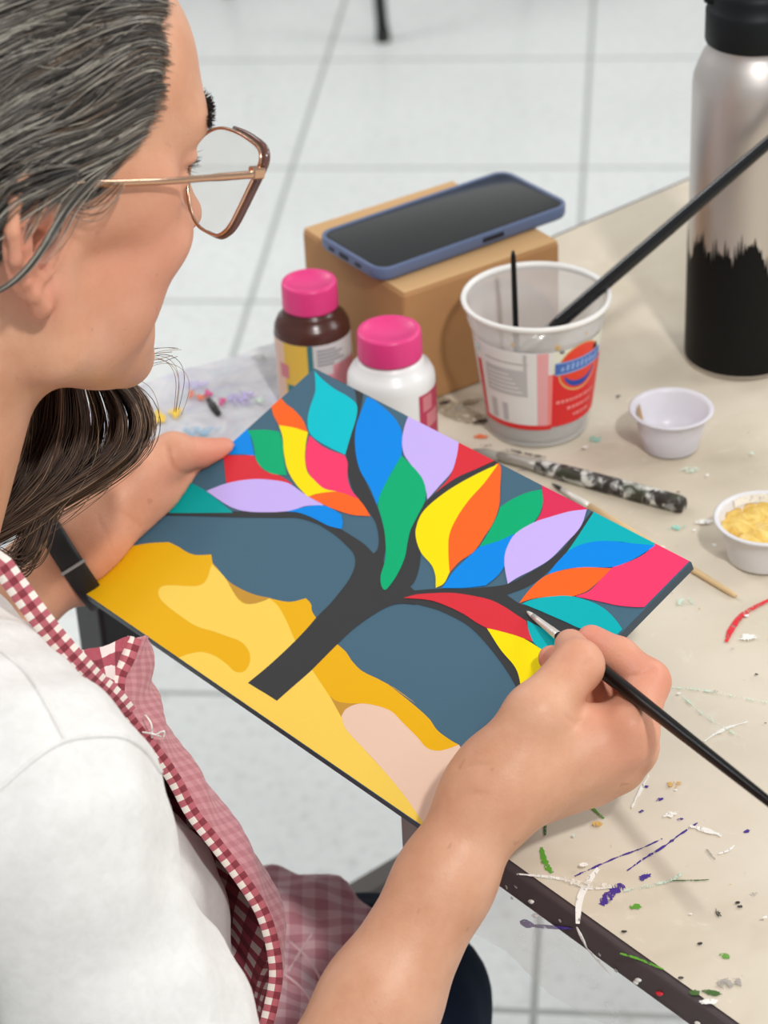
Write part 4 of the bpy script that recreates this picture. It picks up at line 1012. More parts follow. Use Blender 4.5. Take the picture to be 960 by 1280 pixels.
for k in range(4):
    a = math.radians(10+90*k); d = A([math.cos(a), math.sin(a), 0]); c_ = A([sc2[0], sc2[1], 0])
    mk('leg', *tube([c_+d*.17, c_+d*.125+UP*(sz_-.034)], .012, 12), M['blackmetal'], seat)

# ------------------------------------------------------------------ gingham apron
def gingham(name, s, white_c, mid_c, dark_c, use_uv=True, fade=0.):
    def fn(t, b):
        g = t.coord('UV' if use_uv else 'Object'); sp = t.new('ShaderNodeSeparateXYZ'); t.link(g, sp.inputs[0])
        def band(o): return t.math('GREATER_THAN', t.math('FRACT', t.math('MULTIPLY', o, 1/(2*s))), .5)
        v = t.math('MULTIPLY', t.math('ADD', band(sp.outputs[0]), band(sp.outputs[1])), .5)
        c = t.ramp(v, [(0, lin(white_c)), (.5, lin(mid_c)), (1, lin(dark_c))])
        n = t.noise(500, 3, .7, t.coord()); c = t.mix(t.math('MULTIPLY', n, .12), c, lin((238, 214, 214)))
        t.link(c, b.inputs['Base Color'])
        bn = t.new('ShaderNodeBump'); bn.inputs['Strength'].default_value = .3; bn.inputs['Distance'].default_value = .0005; t.link(t.noise(800, 2, .6, t.coord()), bn.inputs['Height']); t.link(bn.outputs[0], b.inputs['Normal'])
    return mat(name, mid_c, .85, spec=.2, sheen=.15, fn=fn)
gb = gingham('gingham_red', .0034, (238, 230, 220), (180, 86, 98), (122, 6, 34))
gi = gingham('gingham_red_inside', .0075, (232, 218, 214), (168, 62, 80), (122, 16, 42))
go = gingham('gingham_faded_pink', .006, (202, 140, 146), (191, 124, 132), (180, 110, 119))
# bib: edge curve E, and the curve S where the outside turns out of sight
EC = [(150, 880, 1.075), (170, 912, 1.085), (194, 940, 1.095), (218, 975, 1.105), (240, 1016, 1.112), (271, 1057, 1.118), (300, 1096, 1.122), (325, 1135, 1.124), (339, 1174, 1.125), (345, 1217, 1.124), (339, 1256, 1.122), (330, 1290, 1.118), (318, 1330, 1.112)]
TOP = [(168, 798, 1.085), (160, 822, 1.080), (148, 848, 1.076)]
E3d = spline3([at(*q) for q in TOP+EC], 8)
SC = [(172, 798, 1.10), (182, 830, 1.115), (192, 862, 1.128), (198, 880, 1.134), (206, 905, 1.14), (222, 938, 1.148), (246, 968, 1.158), (276, 1008, 1.166), (300, 1042, 1.172), (322, 1082, 1.176), (338, 1125, 1.176), (342, 1158, 1.174), (334, 1196, 1.172), (318, 1232, 1.17), (302, 1268, 1.166), (288, 1310, 1.16)]
S3d = spline3([at(*q) for q in SC], 8)
nE = len(E3d); cols = 16; V = []; UVs = []
for i in range(nE):
    e, s = E3d[i], S3d[i]; rp = min(1., i/45); far = s+BLv*(.05+.10*rp)-BW_*(.03+.02*rp)-UP*.11*(1-rp)
    for j in range(cols+1):
        t = j/cols
        if t < .45: q = t/.45; p = e*(1-q)+s*q+(BW_*.006-BLv*.002)*math.sin(math.pi*q)
        else: q = (t-.45)/.55; p = s*(1-q)+far*q+BW_*.022*math.sin(math.pi*q*.9)
        p = p+BW_*.0016*math.sin(i*.35+j*1.1)
        V.append(p); UVs.append((j*.0122, i*.0044))
def grid(n, m, off=0, flip=False):
    out = []
    for i in range(n-1):
        for j in range(m-1):
            q = off+i*m+j; f = (q, q+1, q+m+1, q+m); out.append(f[::-1] if flip else f)
    return out
m_ = cols+1; V0 = A(V)
# outward offset so the cloth has a real thickness and two faces
def gnorm(Vg, n, m):
    G = Vg.reshape(n, m, 3); a = np.gradient(G, axis=0); b = np.gradient(G, axis=1); N = np.cross(b, a); return (N/np.linalg.norm(N, axis=2, keepdims=True)).reshape(-1, 3)
N0 = gnorm(V0, nE, m_)
if (N0 @ BW_).mean() < 0: N0 = -N0
Vall = np.concatenate([V0+N0*.0005, V0-N0*.0005]); Fa = grid(nE, m_)+grid(nE, m_, nE*m_, True)
bib = mk('apron', Vall, Fa, [go, gi], person, [0]*len(grid(nE, m_))+[1]*len(grid(nE, m_)), uv=UVs+UVs)
bib['label'] = 'red and white checked apron, faded pink outside'
def ribbon(name, P, W, wdirs, m, parent, th=.0007):
    """flat band through points P, half width W along wdirs"""
    P = A(P); n = len(P); V = []; uv = []; L = 0
    for i in range(n):
        if i: L += np.linalg.norm(P[i]-P[i-1])
        w = A(wdirs[i]); t = P[min(i+1, n-1)]-P[max(i-1, 0)]; t /= np.linalg.norm(t); w = w-t*(w @ t); w /= np.linalg.norm(w); nn = np.cross(t, w)
        for sx, sz in ((-1, -1), (-1, 1), (-.3, 1.6), (.3, 1.6), (1, 1), (1, -1)):
            V.append(P[i]+w*sx*W+nn*sz*th); uv.append(((sx+1)*W, L))
    Fc = []; k = 6
    for i in range(n-1):
        for j in range(k): j2 = (j+1) % k; Fc.append((i*k+j, i*k+j2, (i+1)*k+j2, (i+1)*k+j))
    Fc += [tuple(range(k)), tuple((n-1)*k+j for j in range(k-1, -1, -1))]
    return mk(name, V, Fc, m, parent, uv=uv)
vdir = lambda p: (CAM-A(p))/np.linalg.norm(CAM-A(p))
def across(P): 
    out = []
    for i in range(len(P)):
        t = P[min(i+1, len(P)-1)]-P[max(i-1, 0)]; out.append(np.cross(vdir(P[i]), t))
    return out
ribbon('binding', E3d, .0034, across(E3d), gb, bib)
# neck strap over the shoulder, down to the bib
ST = [(0, 703), (25, 738), (48, 770), (72, 800), (97, 828), (120, 852), (142, 872), (158, 892)]
zd = [1.0, 1.005, 1.01, 1.02, 1.03, 1.045, 1.058, 1.07]
SP = spline3([hit(shv, x, y, .0022, z) for (x, y), z in zip(ST, zd)], 6)
nk = hp(-14, 0, -62); Lb_ = SP[0]
back = []
for a_ in np.linspace(0, math.pi, 14)[3:]:          # on round the back of her neck to the far shoulder
    d_ = -BLv*math.cos(a_)-BW_*math.sin(a_)
    q_ = bpt(-.018, 0, -.02+.030*math.sin(a_))
    for t_ in (shv, bdv):
        r_ = t_.ray_cast(Vector(q_+d_*.2), Vector(-d_), .2)
        if r_[0] is not None: break
    back.append(A(r_[0])+d_*.003 if r_[0] is not None else q_+d_*.075)
SP2 = spline3(back[::-1][:]+[SP[0]], 4)
SP = np.concatenate([SP2[:-1], SP])
AC = across(SP); nb2 = len(SP2)-1
for i in range(nb2): AC[i] = UP*(1 if AC[nb2+1] @ UP > 0 else -1)
ribbon('neck_strap', SP, .0050, AC, gb, bib)
# the turned top corner of the bib
c4 = [at(94, 822, 1.06), at(128, 806, 1.075), at(165, 797, 1.087), at(160, 822, 1.083), at(148, 850, 1.079), at(146, 876, 1.077)]
V = []; uv = []; Fc = []; n = 10
top_e = spline3([at(90, 822, 1.055), at(128, 805, 1.072), at(168, 797, 1.086)], 5); bot_e = spline3([at(118, 856, 1.062), at(138, 862, 1.07), at(152, 866, 1.079)], 5)
for i in range(len(top_e)):
    for j in range(6): t = j/5; V.append(top_e[i]*(1-t)+bot_e[i]*t+UP*.0015*math.sin(i*.9+j)); uv.append((i*.0033, j*.0058))
for off in (0,): Fc += grid(len(top_e), 6)
nv = len(V); V += [p-BW_*.0008-UP*.0004 for p in V]; uv = uv*2; Fc += grid(len(top_e), 6, nv, True)
mk('bib_corner', V, Fc, gi, bib, uv=uv)
# fraying threads
for a_, b_, c_ in (((181, 893), (189, 905), (190, 922)), ((178, 915), (190, 917), (201, 921)), ((195, 918), (205, 914), (204, 924))):
    mk('thread', *tube(spline3([at(*a_, 1.085), at(*b_, 1.083), at(*c_, 1.088)], 5), .0005, 5), M['p_white'], bib)
# lap of the apron over her thighs
lap = Un(.03, chain([hipR+BW_*.10, lerp(hipR, knR, .55), lerp(hipR, knR, .74)], [.105, .090, .076], .02), chain([hipL+BW_*.10, lerp(hipL, knL, .55), lerp(hipL, knL, 1.02)], [.105, .090, .074], .02), cone(lerp(hipR, knR, .5), lerp(hipL, knL, .7), .085, .085))
lap = Su(.004, lap, ("f", lambda P: -((P-knL) @ BW_-.03)))
def lapf(P): return .003*np.sin(P @ A([60, 45, 30]))+.002*np.sin(P @ A([-90, 110, 60])+1)+.0012*np.sin(P @ A([210, 120, -60]))
V, Q = surface(lap, (-.45, .60, .36), (.15, 1.35, .72), .004, disp=lapf)
gl = gingham('gingham_lap', .0075, (226, 184, 190), (209, 152, 161), (190, 122, 134), use_uv=False)
lp = mk('lap_panel', V, Q, gl, bib); lp['label'] = 'lower part of the apron over her thighs'
lpv = bvh(V, Q)
for pts in ([(392, 1165), (376, 1190), (360, 1215)], [(362, 1178), (385, 1200), (402, 1228)], [(345, 1212), (375, 1235), (395, 1262)]):
    P = [hit(lpv, *q, .0006) for q in pts]
    if all(p is not None for p in P): mk('thread', *tube(spline3(P, 6), .0009, 6), mat('pale_thread', (226, 190, 194), .8) if 'pale_thread' not in bpy.data.materials else bpy.data.materials['pale_thread'], lp)
P = hit(lpv, 418, 1213, .001)
if P is not None:
    n_ = vdir(P); t1 = np.cross(n_, UP); t1 /= np.linalg.norm(t1); t2 = np.cross(n_, t1)
    mk('paint_spot', [P]+[P+(t1*math.cos(a)+t2*math.sin(a))*.0055*random.uniform(.7, 1) for a in np.linspace(0, 6.283, 12)[:-1]], [(0, i, i % 11+1) for i in range(1, 12)], mat('green_spot', (30, 120, 80), .6), lp)
# ------------------------------------------------------------------ hair
HC, HRd = A([0, 0, 46.]), A([94, 75, 86.])
def onhair(x, y, g=0.):
    o = hloc(CAM); d = (HR @ ray(x, y))*1000; r = HRd+g
    p = (o-HC)/r; q = d/r; aa = q @ q; bb = p @ q; cc_ = p @ p-1; D = bb*bb-aa*cc_
    t = (-bb-math.sqrt(max(D, 0)))/aa; P = p+q*t; P /= max(np.linalg.norm(P), 1e-6); return HC+P*r
HLINE = [(204, -60), (203, 5), (203, 40), (211, 70), (213, 105), (203, 142), (188, 168), (165, 190), (150, 212), (134, 236), (112, 252), (86, 258), (64, 246)]
hl = A([onhair(*p) for p in HLINE]); o_ = np.argsort(hl[:, 2]); hlu, hlf = hl[o_, 2], hl[o_, 0]
def fh(u): 
    f = np.interp(u, hlu, hlf); f = np.where(u > hlu[-1], hlf[-1]-(u-hlu[-1])*.6, f)
    return np.where(u < hlu[0], np.minimum(f, -24-(hlu[0]-u)*.15), f)
def capf(P):
    L = hloc(P); k = np.sqrt((((L-HC)/(HRd-1.2))**2).sum(1)); d1 = (k-1)*75
    e2 = A([-38, 0, 0.]); k2 = np.sqrt((((L-e2)/A([52, 60, 72]))**2).sum(1)); d2 = (k2-1)*55
    d = np.minimum(d1, d2); c = L[:, 0]-fh(L[:, 2]); h = 4.
    m = np.maximum(h-np.abs(d-c), 0)/h; return (np.maximum(d, c)+m*m*h*.25)*.001
V, Q = surface(('f', capf), H0-A([.14, .14, .13]), H0+A([.14, .14, .15]), .0025, nc=16)
hairdark = mat('hair_dark', (40, 37, 35), .5, spec=.4)
hair = mk('hair', V, Q, hairdark, person); hair['label'] = 'grey-streaked dark hair combed back'
def tubes(name, P, Rr, mats, mi, parent):
    """P (N,S,3) strand paths, Rr (N,S) radii"""
    N, Sg, _ = P.shape; T = np.gradient(P, axis=1); T /= np.linalg.norm(T, axis=2, keepdims=True)+1e-12
    ref = A([.31, .22, .92]); x = np.cross(T, ref); x /= np.linalg.norm(x, axis=2, keepdims=True)+1e-12; y = np.cross(T, x)
    V = np.stack([P+(x*math.cos(a)+y*math.sin(a))*Rr[..., None] for a in (0, 2.0944, 4.18879)], 2)   # N,S,3,3
    b = np.arange(N)[:, None, None]*Sg*3+np.arange(Sg-1)[None, :, None]*3; k = np.arange(3)[None, None]; k2 = (k+1) % 3
    Q = np.stack([b+k, b+k2, b+3+k2, b+3+k], -1).reshape(-1, 4)
    return mk(name, V.reshape(-1, 3), Q, mats, parent, np.repeat(mi, (Sg-1)*3))
def resample(P, n):
    P = A(P, float); d = np.r_[0, np.cumsum(np.linalg.norm(np.diff(P, axis=0), axis=1))]; t = np.linspace(0, d[-1], n)
    return np.stack([np.interp(t, d, P[:, i]) for i in range(P.shape[1])], 1)
GD = [[(206, -70), (150, -60), (60, -40), (-40, 0), (-110, 60)],
      [(204, -25), (160, -25), (90, -8), (0, 22), (-110, 90)],
      [(204, 5), (160, 8), (95, 18), (20, 42), (-60, 84), (-120, 130)],
      [(204, 35), (172, 32), (120, 46), (50, 80), (0, 106), (-60, 150), (-120, 190)],
      [(209, 60), (180, 55), (140, 72), (80, 110), (20, 140), (-50, 188), (-120, 235)],
      [(213, 88), (186, 82), (150, 100), (95, 138), (40, 160), (-20, 190), (-110, 260)],
      [(212, 112), (190, 112), (155, 132), (105, 156), (55, 166), (0, 190), (-60, 240), (-120, 300)],
      [(203, 142), (182, 145), (150, 160), (110, 180), (60, 205), (10, 250), (-50, 300), (-110, 350)],
      [(190, 166), (168, 174), (135, 190), (95, 208), (55, 232), (15, 280), (-30, 330), (-100, 390)],
      [(168, 188), (148, 200), (118, 216), (80, 230), (45, 250), (14, 295), (-25, 340), (-90, 400)],
      [(150, 212), (132, 224), (105, 236), (75, 242), (45, 252), (18, 285), (-15, 330), (-70, 390)],
      [(134, 236), (118, 246), (95, 252), (70, 248), (45, 250), (20, 275), (-8, 315), (-60, 370)]]
NS = 16
GD = [[(g[0][0]+(g[0][0]-g[1][0])*.36, g[0][1]+(g[0][1]-g[1][1])*.36+2)]+g for g in GD]
GL = np.stack([resample([onhair(*p) for p in resample(spline3([(*q, 0) for q in g], 6)[:, :2], 30)], 40) for g in GD])
def gsample(u, t):
    """u (N,) guide, t (N,S) along"""
    i = np.clip(u.astype(int), 0, len(GL)-2); f = (u-i)[:, None, None]; k = np.clip(t*39, 0, 38.999); j = k.astype(int); g = (k-j)[..., None]
    a = GL[i[:, None], j]*(1-g)+GL[i[:, None], j+1]*g; b = GL[i[:, None]+1, j]*(1-g)+GL[i[:, None]+1, j+1]*g
    return a*(1-f)+b*f
def scalp(N, r0, r1, hmax, weights, wander, seed, ulo=0., uhi=11., t0max=.55):
    r = np.random.default_rng(seed)
    u0 = r.uniform(ulo, uhi, N); nc = 260; cu = np.sort(r.uniform(ulo, uhi, nc)); cl = cu[np.abs(u0[:, None]-cu[None]).argmin(1)]
    t0 = (.075 if t0max > .1 else .05)+.02*r.normal(size=N)+r.uniform(0, 1, N)**1.6*t0max; t0 = np.where(r.uniform(0, 1, N) < .12, t0-.035, t0); ln = r.uniform(.3, .75, N); s = np.linspace(0, 1, NS)
    t = np.clip(t0[:, None]+ln[:, None]*s, 0, 1)
    u = u0[:, None]+(cl-u0)[:, None]*.75*np.clip(s*1.6, 0, 1)+wander*np.sin(s*r.uniform(2, 6, N)[:, None]+r.uniform(0, 6, N)[:, None])*s
    P = np.stack([gsample(np.clip(u[:, k], 0, len(GL)-1.001), t[:, k:k+1])[:, 0] for k in range(NS)], 1)
    lift = (r.uniform(.2, 1, N)**1.5*hmax)[:, None]*np.sin(np.pi*np.clip(.12+.75*s, 0, 1))+(1.3*np.sin(cl*9.7))[:, None]*np.clip(s*2, 0, 1)
    lift = lift+.5*np.sin(t*22+cl[:, None]*3)
    n = (P-HC)/HRd**2; n /= np.linalg.norm(n, axis=2, keepdims=True); P = P+n*(lift-.6)[..., None]
    W = H0+(P*.001) @ HR
    rad = r.uniform(r0, r1, N)[:, None]*np.clip(np.minimum((s+.06)*5, (1.06-s)*3), .15, 1)
    return W, rad, r.choice(len(weights), N, p=A(weights)/sum(weights))
hm = [mat('hair_black_brown', (38, 35, 33), .38, spec=.55), mat('hair_dark_grey', (74, 70, 66), .4), mat('hair_grey', (118, 112, 104), .42), mat('hair_silver', (178, 172, 160), .42), mat('hair_warm_brown', (104, 84, 66), .42)]
W1, R1, m1 = scalp(6200, .00016, .00031, 4.2, (2.8, 4.4, 4.6, 2.6, .9), .17, 3)
W2, R2, m2 = scalp(1300, .00011, .00022, 2.2, (1, 2.5, 3.4, 2.2, 3), .2, 9, 1, 11, .05)
W3, R3, m3 = scalp(240, .00014, .00022, 7, (0, 1, 2, 5, 1), .8, 12)
P_ = np.concatenate([W1, W2, W3]); R_ = np.concatenate([R1, R2, R3]); m_i = np.concatenate([m1, m2, m3])
sn = tubes('hair_strands', P_, R_, hm, m_i, hair)
# the same combed hair on the far side of her head
PL = ((P_[::3]-H0) @ HR.T)*A([1, -1, 1]); tubes('hair_strands', H0+PL @ HR, R_[::3], hm, m_i[::3], hair)
# hair over the crown and down the back of her head
def crown(N, seed):
    r = np.random.default_rng(seed); s = np.linspace(0, 1, NS); az = r.uniform(-1, 1, N); st = r.uniform(-.95, 1.6, N)
    th = st[:, None]+(r.uniform(.7, 1.3, N)[:, None])*s            # angle over the head from front hairline to nape
    th = np.minimum(th, 2.75); la = az[:, None]*1.32*(1+.08*np.sin(th*5+az[:, None]*30))*np.clip(1.15-.12*np.abs(th-.6), .7, 1)
    f = -np.sin(th)*np.cos(la); u = np.cos(th)*np.cos(la)*.9+.1*np.cos(th); l = np.sin(la)
    D = np.stack([f, l, u], -1); D /= np.linalg.norm(D/(HRd+2.5), axis=2, keepdims=True); P1 = HC+D
    e2 = A([-38, 0, 0.]); r2 = A([54, 62, 74]); d2 = P1-e2; k2 = np.linalg.norm(d2/r2, axis=2, keepdims=True)
    P = np.where(k2 < 1, e2+d2/k2, P1)+D/np.linalg.norm(D, axis=2, keepdims=True)*(r.uniform(-.4, 2.2, N)[:, None]*np.sin(np.pi*np.clip(.1+.8*s, 0, 1))+.6*np.sin(az*60)[:, None])[..., None]
    ok = (P[..., 0] < fh(P[..., 2])-2).all(1) & (np.abs(P[..., 1]) > 0)[:, 0]
    ok &= ~((P[..., 1] < 0) & (P[..., 0] > -45) & (P[..., 2] < 118)).any(1) & ~((P[..., 1] > 0) & (P[..., 0] > -45) & (P[..., 2] < 118)).any(1)
    P = P[ok]; N = len(P); rad = r.uniform(.0003, .0005, N)[:, None]*np.clip(np.minimum((s+.06)*5, (1.06-s)*3), .15, 1)
    return H0+(P*.001) @ HR, rad, r.choice(5, N, p=[.22, .33, .28, .12, .05])
cr_ = crown(5200, 77); tubes('hair_strands', *cr_[:2], hm, cr_[2], hair)
# locks that fall over the ear
def lock(px3, N, spread, rr, mats_w, seed, ends=1., curl=0.):
    r = np.random.default_rng(seed); g = resample(spline3([at(*q) for q in px3], 8), NS+8); s = np.linspace(0, 1, len(g))
    off = r.normal(size=(N, 3))*spread; k = .35+.65*np.abs(np.sin(s*math.pi*.9+.2)); k = k*(1+(ends-1)*s)
    P = g[None]+off[:, None]*k[None, :, None]
    ph = r.uniform(0, 6, N)[:, None]; P = P+(curl*np.sin(s*r.uniform(3, 8, N)[:, None]+ph))[..., None]*A([.5, -.3, .8])
    rad = r.uniform(rr*.7, rr*1.2, N)[:, None]*np.clip((1.05-s)*4, .2, 1)[None]
    return P, np.broadcast_to(rad, (N, len(g))), r.choice(len(mats_w), N, p=A(mats_w)/sum(mats_w))
zE = lambda p: ((A(p)-CAM) @ CF)
ze = zE(ER(12, 0, 14))
lk = [lock([(158, 190, ze+.012), (118, 224, ze+.002), (84, 262, ze-.008), (62, 298, ze-.012), (40, 330, ze-.012), (12, 356, ze-.010), (-25, 374, ze-.004)], 46, .0009, .00026, (1, 3, 3, 3, .5), 31),
      lock([(130, 215, ze+.006), (92, 250, ze-.003), (70, 290, ze-.010), (50, 322, ze-.011)], 10, .0016, .00022, (0, 1, 3, 4, 2), 32, 2.),
      lock([(95, 232, ze-.002), (60, 252, ze-.008), (38, 275, ze-.009), (28, 300, ze-.009)], 12, .0016, .00022, (0, 1, 3, 4, 1), 33, 2.),
      lock([(140, 205, ze+.006), (106, 232, ze-.002), (80, 262, ze-.007), (70, 292, ze-.007), (58, 312, ze-.007)], 8, .0014, .0002, (0, 1, 3, 4, 2), 36, 2.),
      lock([(92, 216, ze-.008), (56, 228, ze-.019), (24, 244, ze-.020), (-2, 270, ze-.018), (-40, 305, ze-.012)], 170, .0030, .00028, (3, 3, 3, 1.5, .5), 34, 1.2),
      lock([(150, 232, ze+.012), (132, 252, ze+.010), (118, 262, ze+.008), (100, 264, ze+.006), (80, 258, ze+.004)], 16, .0022, .00016, (2, 3, 2, 1, 2), 35)]
tubes('loose_locks', np.concatenate([a[0] for a in lk]), np.concatenate([a[1] for a in lk]), hm, np.concatenate([a[2] for a in lk]), hair)
# brown hair hanging on the far side of her neck
BG = [[(150, 470, 1.150), (176, 492, 1.150), (186, 520, 1.150), (178, 552, 1.148), (150, 582, 1.144), (100, 614, 1.136), (50, 642, 1.128), (0, 668, 1.118), (-50, 690, 1.11)],
      [(130, 472, 1.146), (160, 500, 1.146), (172, 530, 1.146), (160, 562, 1.144), (122, 594, 1.14), (72, 624, 1.132), (22, 656, 1.122), (-45, 690, 1.11)],
      [(114, 460, 1.142), (137, 503, 1.142), (142, 540, 1.142), (126, 576, 1.14), (90, 607, 1.135), (42, 640, 1.126), (-5, 670, 1.116), (-50, 692, 1.11)],
      [(98, 455, 1.138), (112, 512, 1.138), (112, 550, 1.138), (95, 586, 1.136), (60, 622, 1.129), (18, 652, 1.12), (-45, 688, 1.108)],
      [(84, 450, 1.134), (88, 518, 1.134), (82, 555, 1.133), (66, 592, 1.13), (34, 628, 1.123), (0, 656, 1.115), (-45, 682, 1.105)],
      [(70, 455, 1.13), (66, 528, 1.13), (52, 570, 1.128), (30, 610, 1.123), (0, 646, 1.114), (-40, 672, 1.104)],
      [(54, 470, 1.126), (44, 545, 1.126), (28, 585, 1.122), (4, 625, 1.115), (-35, 660, 1.104)],
      [(34, 490, 1.12), (18, 565, 1.118), (0, 605, 1.114), (-30, 640, 1.106)]]
bm = [mat('hair_brown', (84, 62, 49), .5, spec=.35), mat('hair_brown_mid', (104, 81, 65), .48, spec=.35), mat('hair_brown_light', (150, 122, 97), .4), mat('hair_brown_deep', (60, 46, 37), .42)]
GB = np.stack([resample(spline3([at(*q) for q in g], 6), 40) for g in BG])
def brown(N, seed, jit, rr, w, tmax=1.):
    r = np.random.default_rng(seed); ng = len(GB); nc = 26; u0 = r.uniform(0, ng-1.01, N)**1.0; cu = np.sort(r.uniform(0, ng-1.01, nc)); cl = cu[np.abs(u0[:, None]-cu).argmin(1)]
    u0 = u0+(cl-u0)*.72; n = 26; s = np.linspace(0, 1, n); t1 = r.uniform(.7, 1, N)*tmax; t0 = r.uniform(0, .05, N)
    t = t0[:, None]+(t1-t0)[:, None]*s; u = np.clip(u0[:, None]+.28*np.sin(s*r.uniform(3, 7, N)[:, None]+r.uniform(0, 6, N)[:, None])*s, 0, ng-1.001)
    i = np.clip(u.astype(int), 0, ng-2); f = (u-i)[..., None]; k = np.clip(t*39, 0, 38.99); j = k.astype(int); g = (k-j)[..., None]
    P = (GB[i, j]*(1-g)+GB[i, j+1]*g)*(1-f)+(GB[i+1, j]*(1-g)+GB[i+1, j+1]*g)*f
    P = P+(r.normal(size=(N, 1, 3))*jit)*np.clip(.4+s, 0, 1)[None, :, None]+CF*(.012*np.sin(cl*7.1)+r.uniform(-.006, .010, N))[:, None, None]
    rad = r.uniform(rr*.7, rr*1.3, N)[:, None]*np.clip((1.04-s)*4, .2, 1)[None]
    return P, rad, r.choice(4, N, p=A(w)/sum(w))
q1 = brown(1900, 41, .0016, .00030, (5, 2.2, .3, 3)); q2 = brown(120, 42, .005, .0002, (2, 3, 3, 1))
tubes('hanging_hair', np.concatenate([q1[0], q2[0]]), np.concatenate([q1[1], q2[1]]), bm, np.concatenate([q1[2], q2[2]]), hair)['label'] = 'dark brown hair ends hanging below the chin'
fly = [lock([(168, 470, 1.15), (185, 452, 1.152), (205, 448, 1.154), (222, 458, 1.154), (228, 480, 1.154), (222, 515, 1.154)], 5, .0022, .00022, (0, 1, 3, 1), 51, 1.5),
       lock([(160, 474, 1.15), (180, 448, 1.152), (205, 442, 1.154), (220, 440, 1.154)], 6, .0028, .0002, (0, 1, 4, 0), 52, 2.),
       lock([(160, 478, 1.15), (178, 500, 1.152), (188, 540, 1.152), (178, 560, 1.15)], 8, .003, .0002, (1, 2, 2, 1), 53, 1.5),
       lock([(70, 630, 1.12), (52, 650, 1.118), (42, 676, 1.115), (28, 700, 1.11), (8, 706, 1.105), (-8, 690, 1.1)], 130, .0042, .0003, (4, 1, .4, 4), 54, .8, .001),
       lock([(60, 655, 1.122), (48, 664, 1.12), (40, 657, 1.12), (46, 650, 1.12)], 6, .0012, .0003, (3, 1, 0, 3), 55)]
fl_ = [(resample(p, 26), r_) for p, r_ in []]
def even(t): 
    P, r_, m_ = t; P2 = np.stack([resample(p, 26) for p in P]); return P2, np.broadcast_to(r_.mean(1, keepdims=True), (len(P2), 26)), m_
fly = [even(t) for t in fly]
for a_ in fly: tubes('flyaway_hair', a_[0], a_[1], bm, a_[2], hair)
# eyebrows and lashes
def short(name, rows, N, ln, r0, seed, m):
    r = np.random.default_rng(seed); P = []
    for _ in range(N):
        t = r.uniform(0, 1); i = int(t*(len(rows)-1)*.999); f = t*(len(rows)-1)-i
        b = A(rows[i][0])*(1-f)+A(rows[i+1][0])*f+r.normal(size=3)*A([.6, .8, 1.4]); d = A(rows[i][1])*(1-f)+A(rows[i+1][1])*f+r.normal(size=3)*.18; d /= np.linalg.norm(d)
        c = A([-.25, 0, .15])*ln
        q0 = hp(b[0]+45, b[1], b[2]); r_ = bdv.ray_cast(Vector(q0), Vector(-HF))
        if r_[0] is not None: b = hloc(A(r_[0])); b[0] -= .4
        P.append([hp(*(b+d*ln*s+c*s*s)) for s in np.linspace(0, 1, 6)])
    P = A(P); rad = np.broadcast_to(r0*np.linspace(1, .25, 6)[None], (N, 6)); tubes(name, P, rad, [m], np.zeros(N, int), person)
br = mat('eyebrow_dark', (38, 29, 25), .5)
for s in (-1, 1):
    short('eyebrow', [((90, 10*s, 39), (.8, .2*s, .5)), ((88, 24*s, 43), (.8, .4*s, .4)), ((81, 38*s, 45), (.5, .8*s, .2)), ((72, 48*s, 41), (.1, .9*s, -.3))], 360, 5.5, .00024, 61+s, br)
    short('eyelash', [((84, 24*s, 19), (.9, 0, -.1)), ((83, 33*s, 20), (.95, .1*s, 0)), ((78, 43*s, 20), (.8, .5*s, 0))], 80, 7, .00016, 71+s, br)
    V, Q = surface(ball(hp(70.8, 32*s, 19.5), .0122), hp(70.8, 32*s, 19.5)-.014, hp(70.8, 32*s, 19.5)+.014, .0012)
    mk('eye', V, Q, mat('eye_white', (225, 218, 212), .15) if 'eye_white' not in bpy.data.materials else bpy.data.materials['eye_white'], person)

# ------------------------------------------------------------------ spectacles
gold = mat('rose_gold_metal', (214, 176, 150), .22, metal=1.); brown_en = mat('brown_enamel', (96, 62, 56), .22, spec=.6, coat=.6)
lensm = mat('spectacle_lens', (214, 232, 228), .05, alpha=.10, spec=.6)
nl = HF*math.cos(math.radians(7))-HU*math.sin(math.radians(7))-HLf*.08; nl /= np.linalg.norm(nl)
LP0 = hp(100, -62, 22)
LO = [(324, 186), (312, 175), (297, 166), (277, 160), (260, 165), (245, 180), (238, 205), (235, 235), (238, 262), (247, 281), (259, 290), (273, 294), (286, 284), (299, 260), (310, 237), (321, 214), (326, 200)]
lo = [onplane(*p, LP0, nl) for p in catmull(LO, True, 4)]; lo = A(lo)
glasses = empty('eyeglasses', LP0, 'rose-gold metal eyeglasses with large angular lenses on her face', 'eyeglasses')
mir = lambda P: H0+(((A(P)-H0) @ HR.T)*A([1, -1, 1])) @ HR
def loop(P, r, m, name, sq=None, f=lambda k: 1.):
    n = len(P); c = P.mean(0); V = []; Fc = []; sg = 8; ax = nl
    for i in range(n):
        t = P[(i+1) % n]-P[i-1]; t /= np.linalg.norm(t); x = np.cross(t, ax); x /= np.linalg.norm(x)
        for k in range(sg): a = 2*math.pi*k/sg; V.append(P[i]+(x*math.cos(a)*f(i/n)+ax*math.sin(a)*1.25)*r)
    for i in range(n):
        for k in range(sg): i2 = (i+1) % n; k2 = (k+1) % sg; Fc.append((i*sg+k, i*sg+k2, i2*sg+k2, i2*sg+k))
    return V, Fc
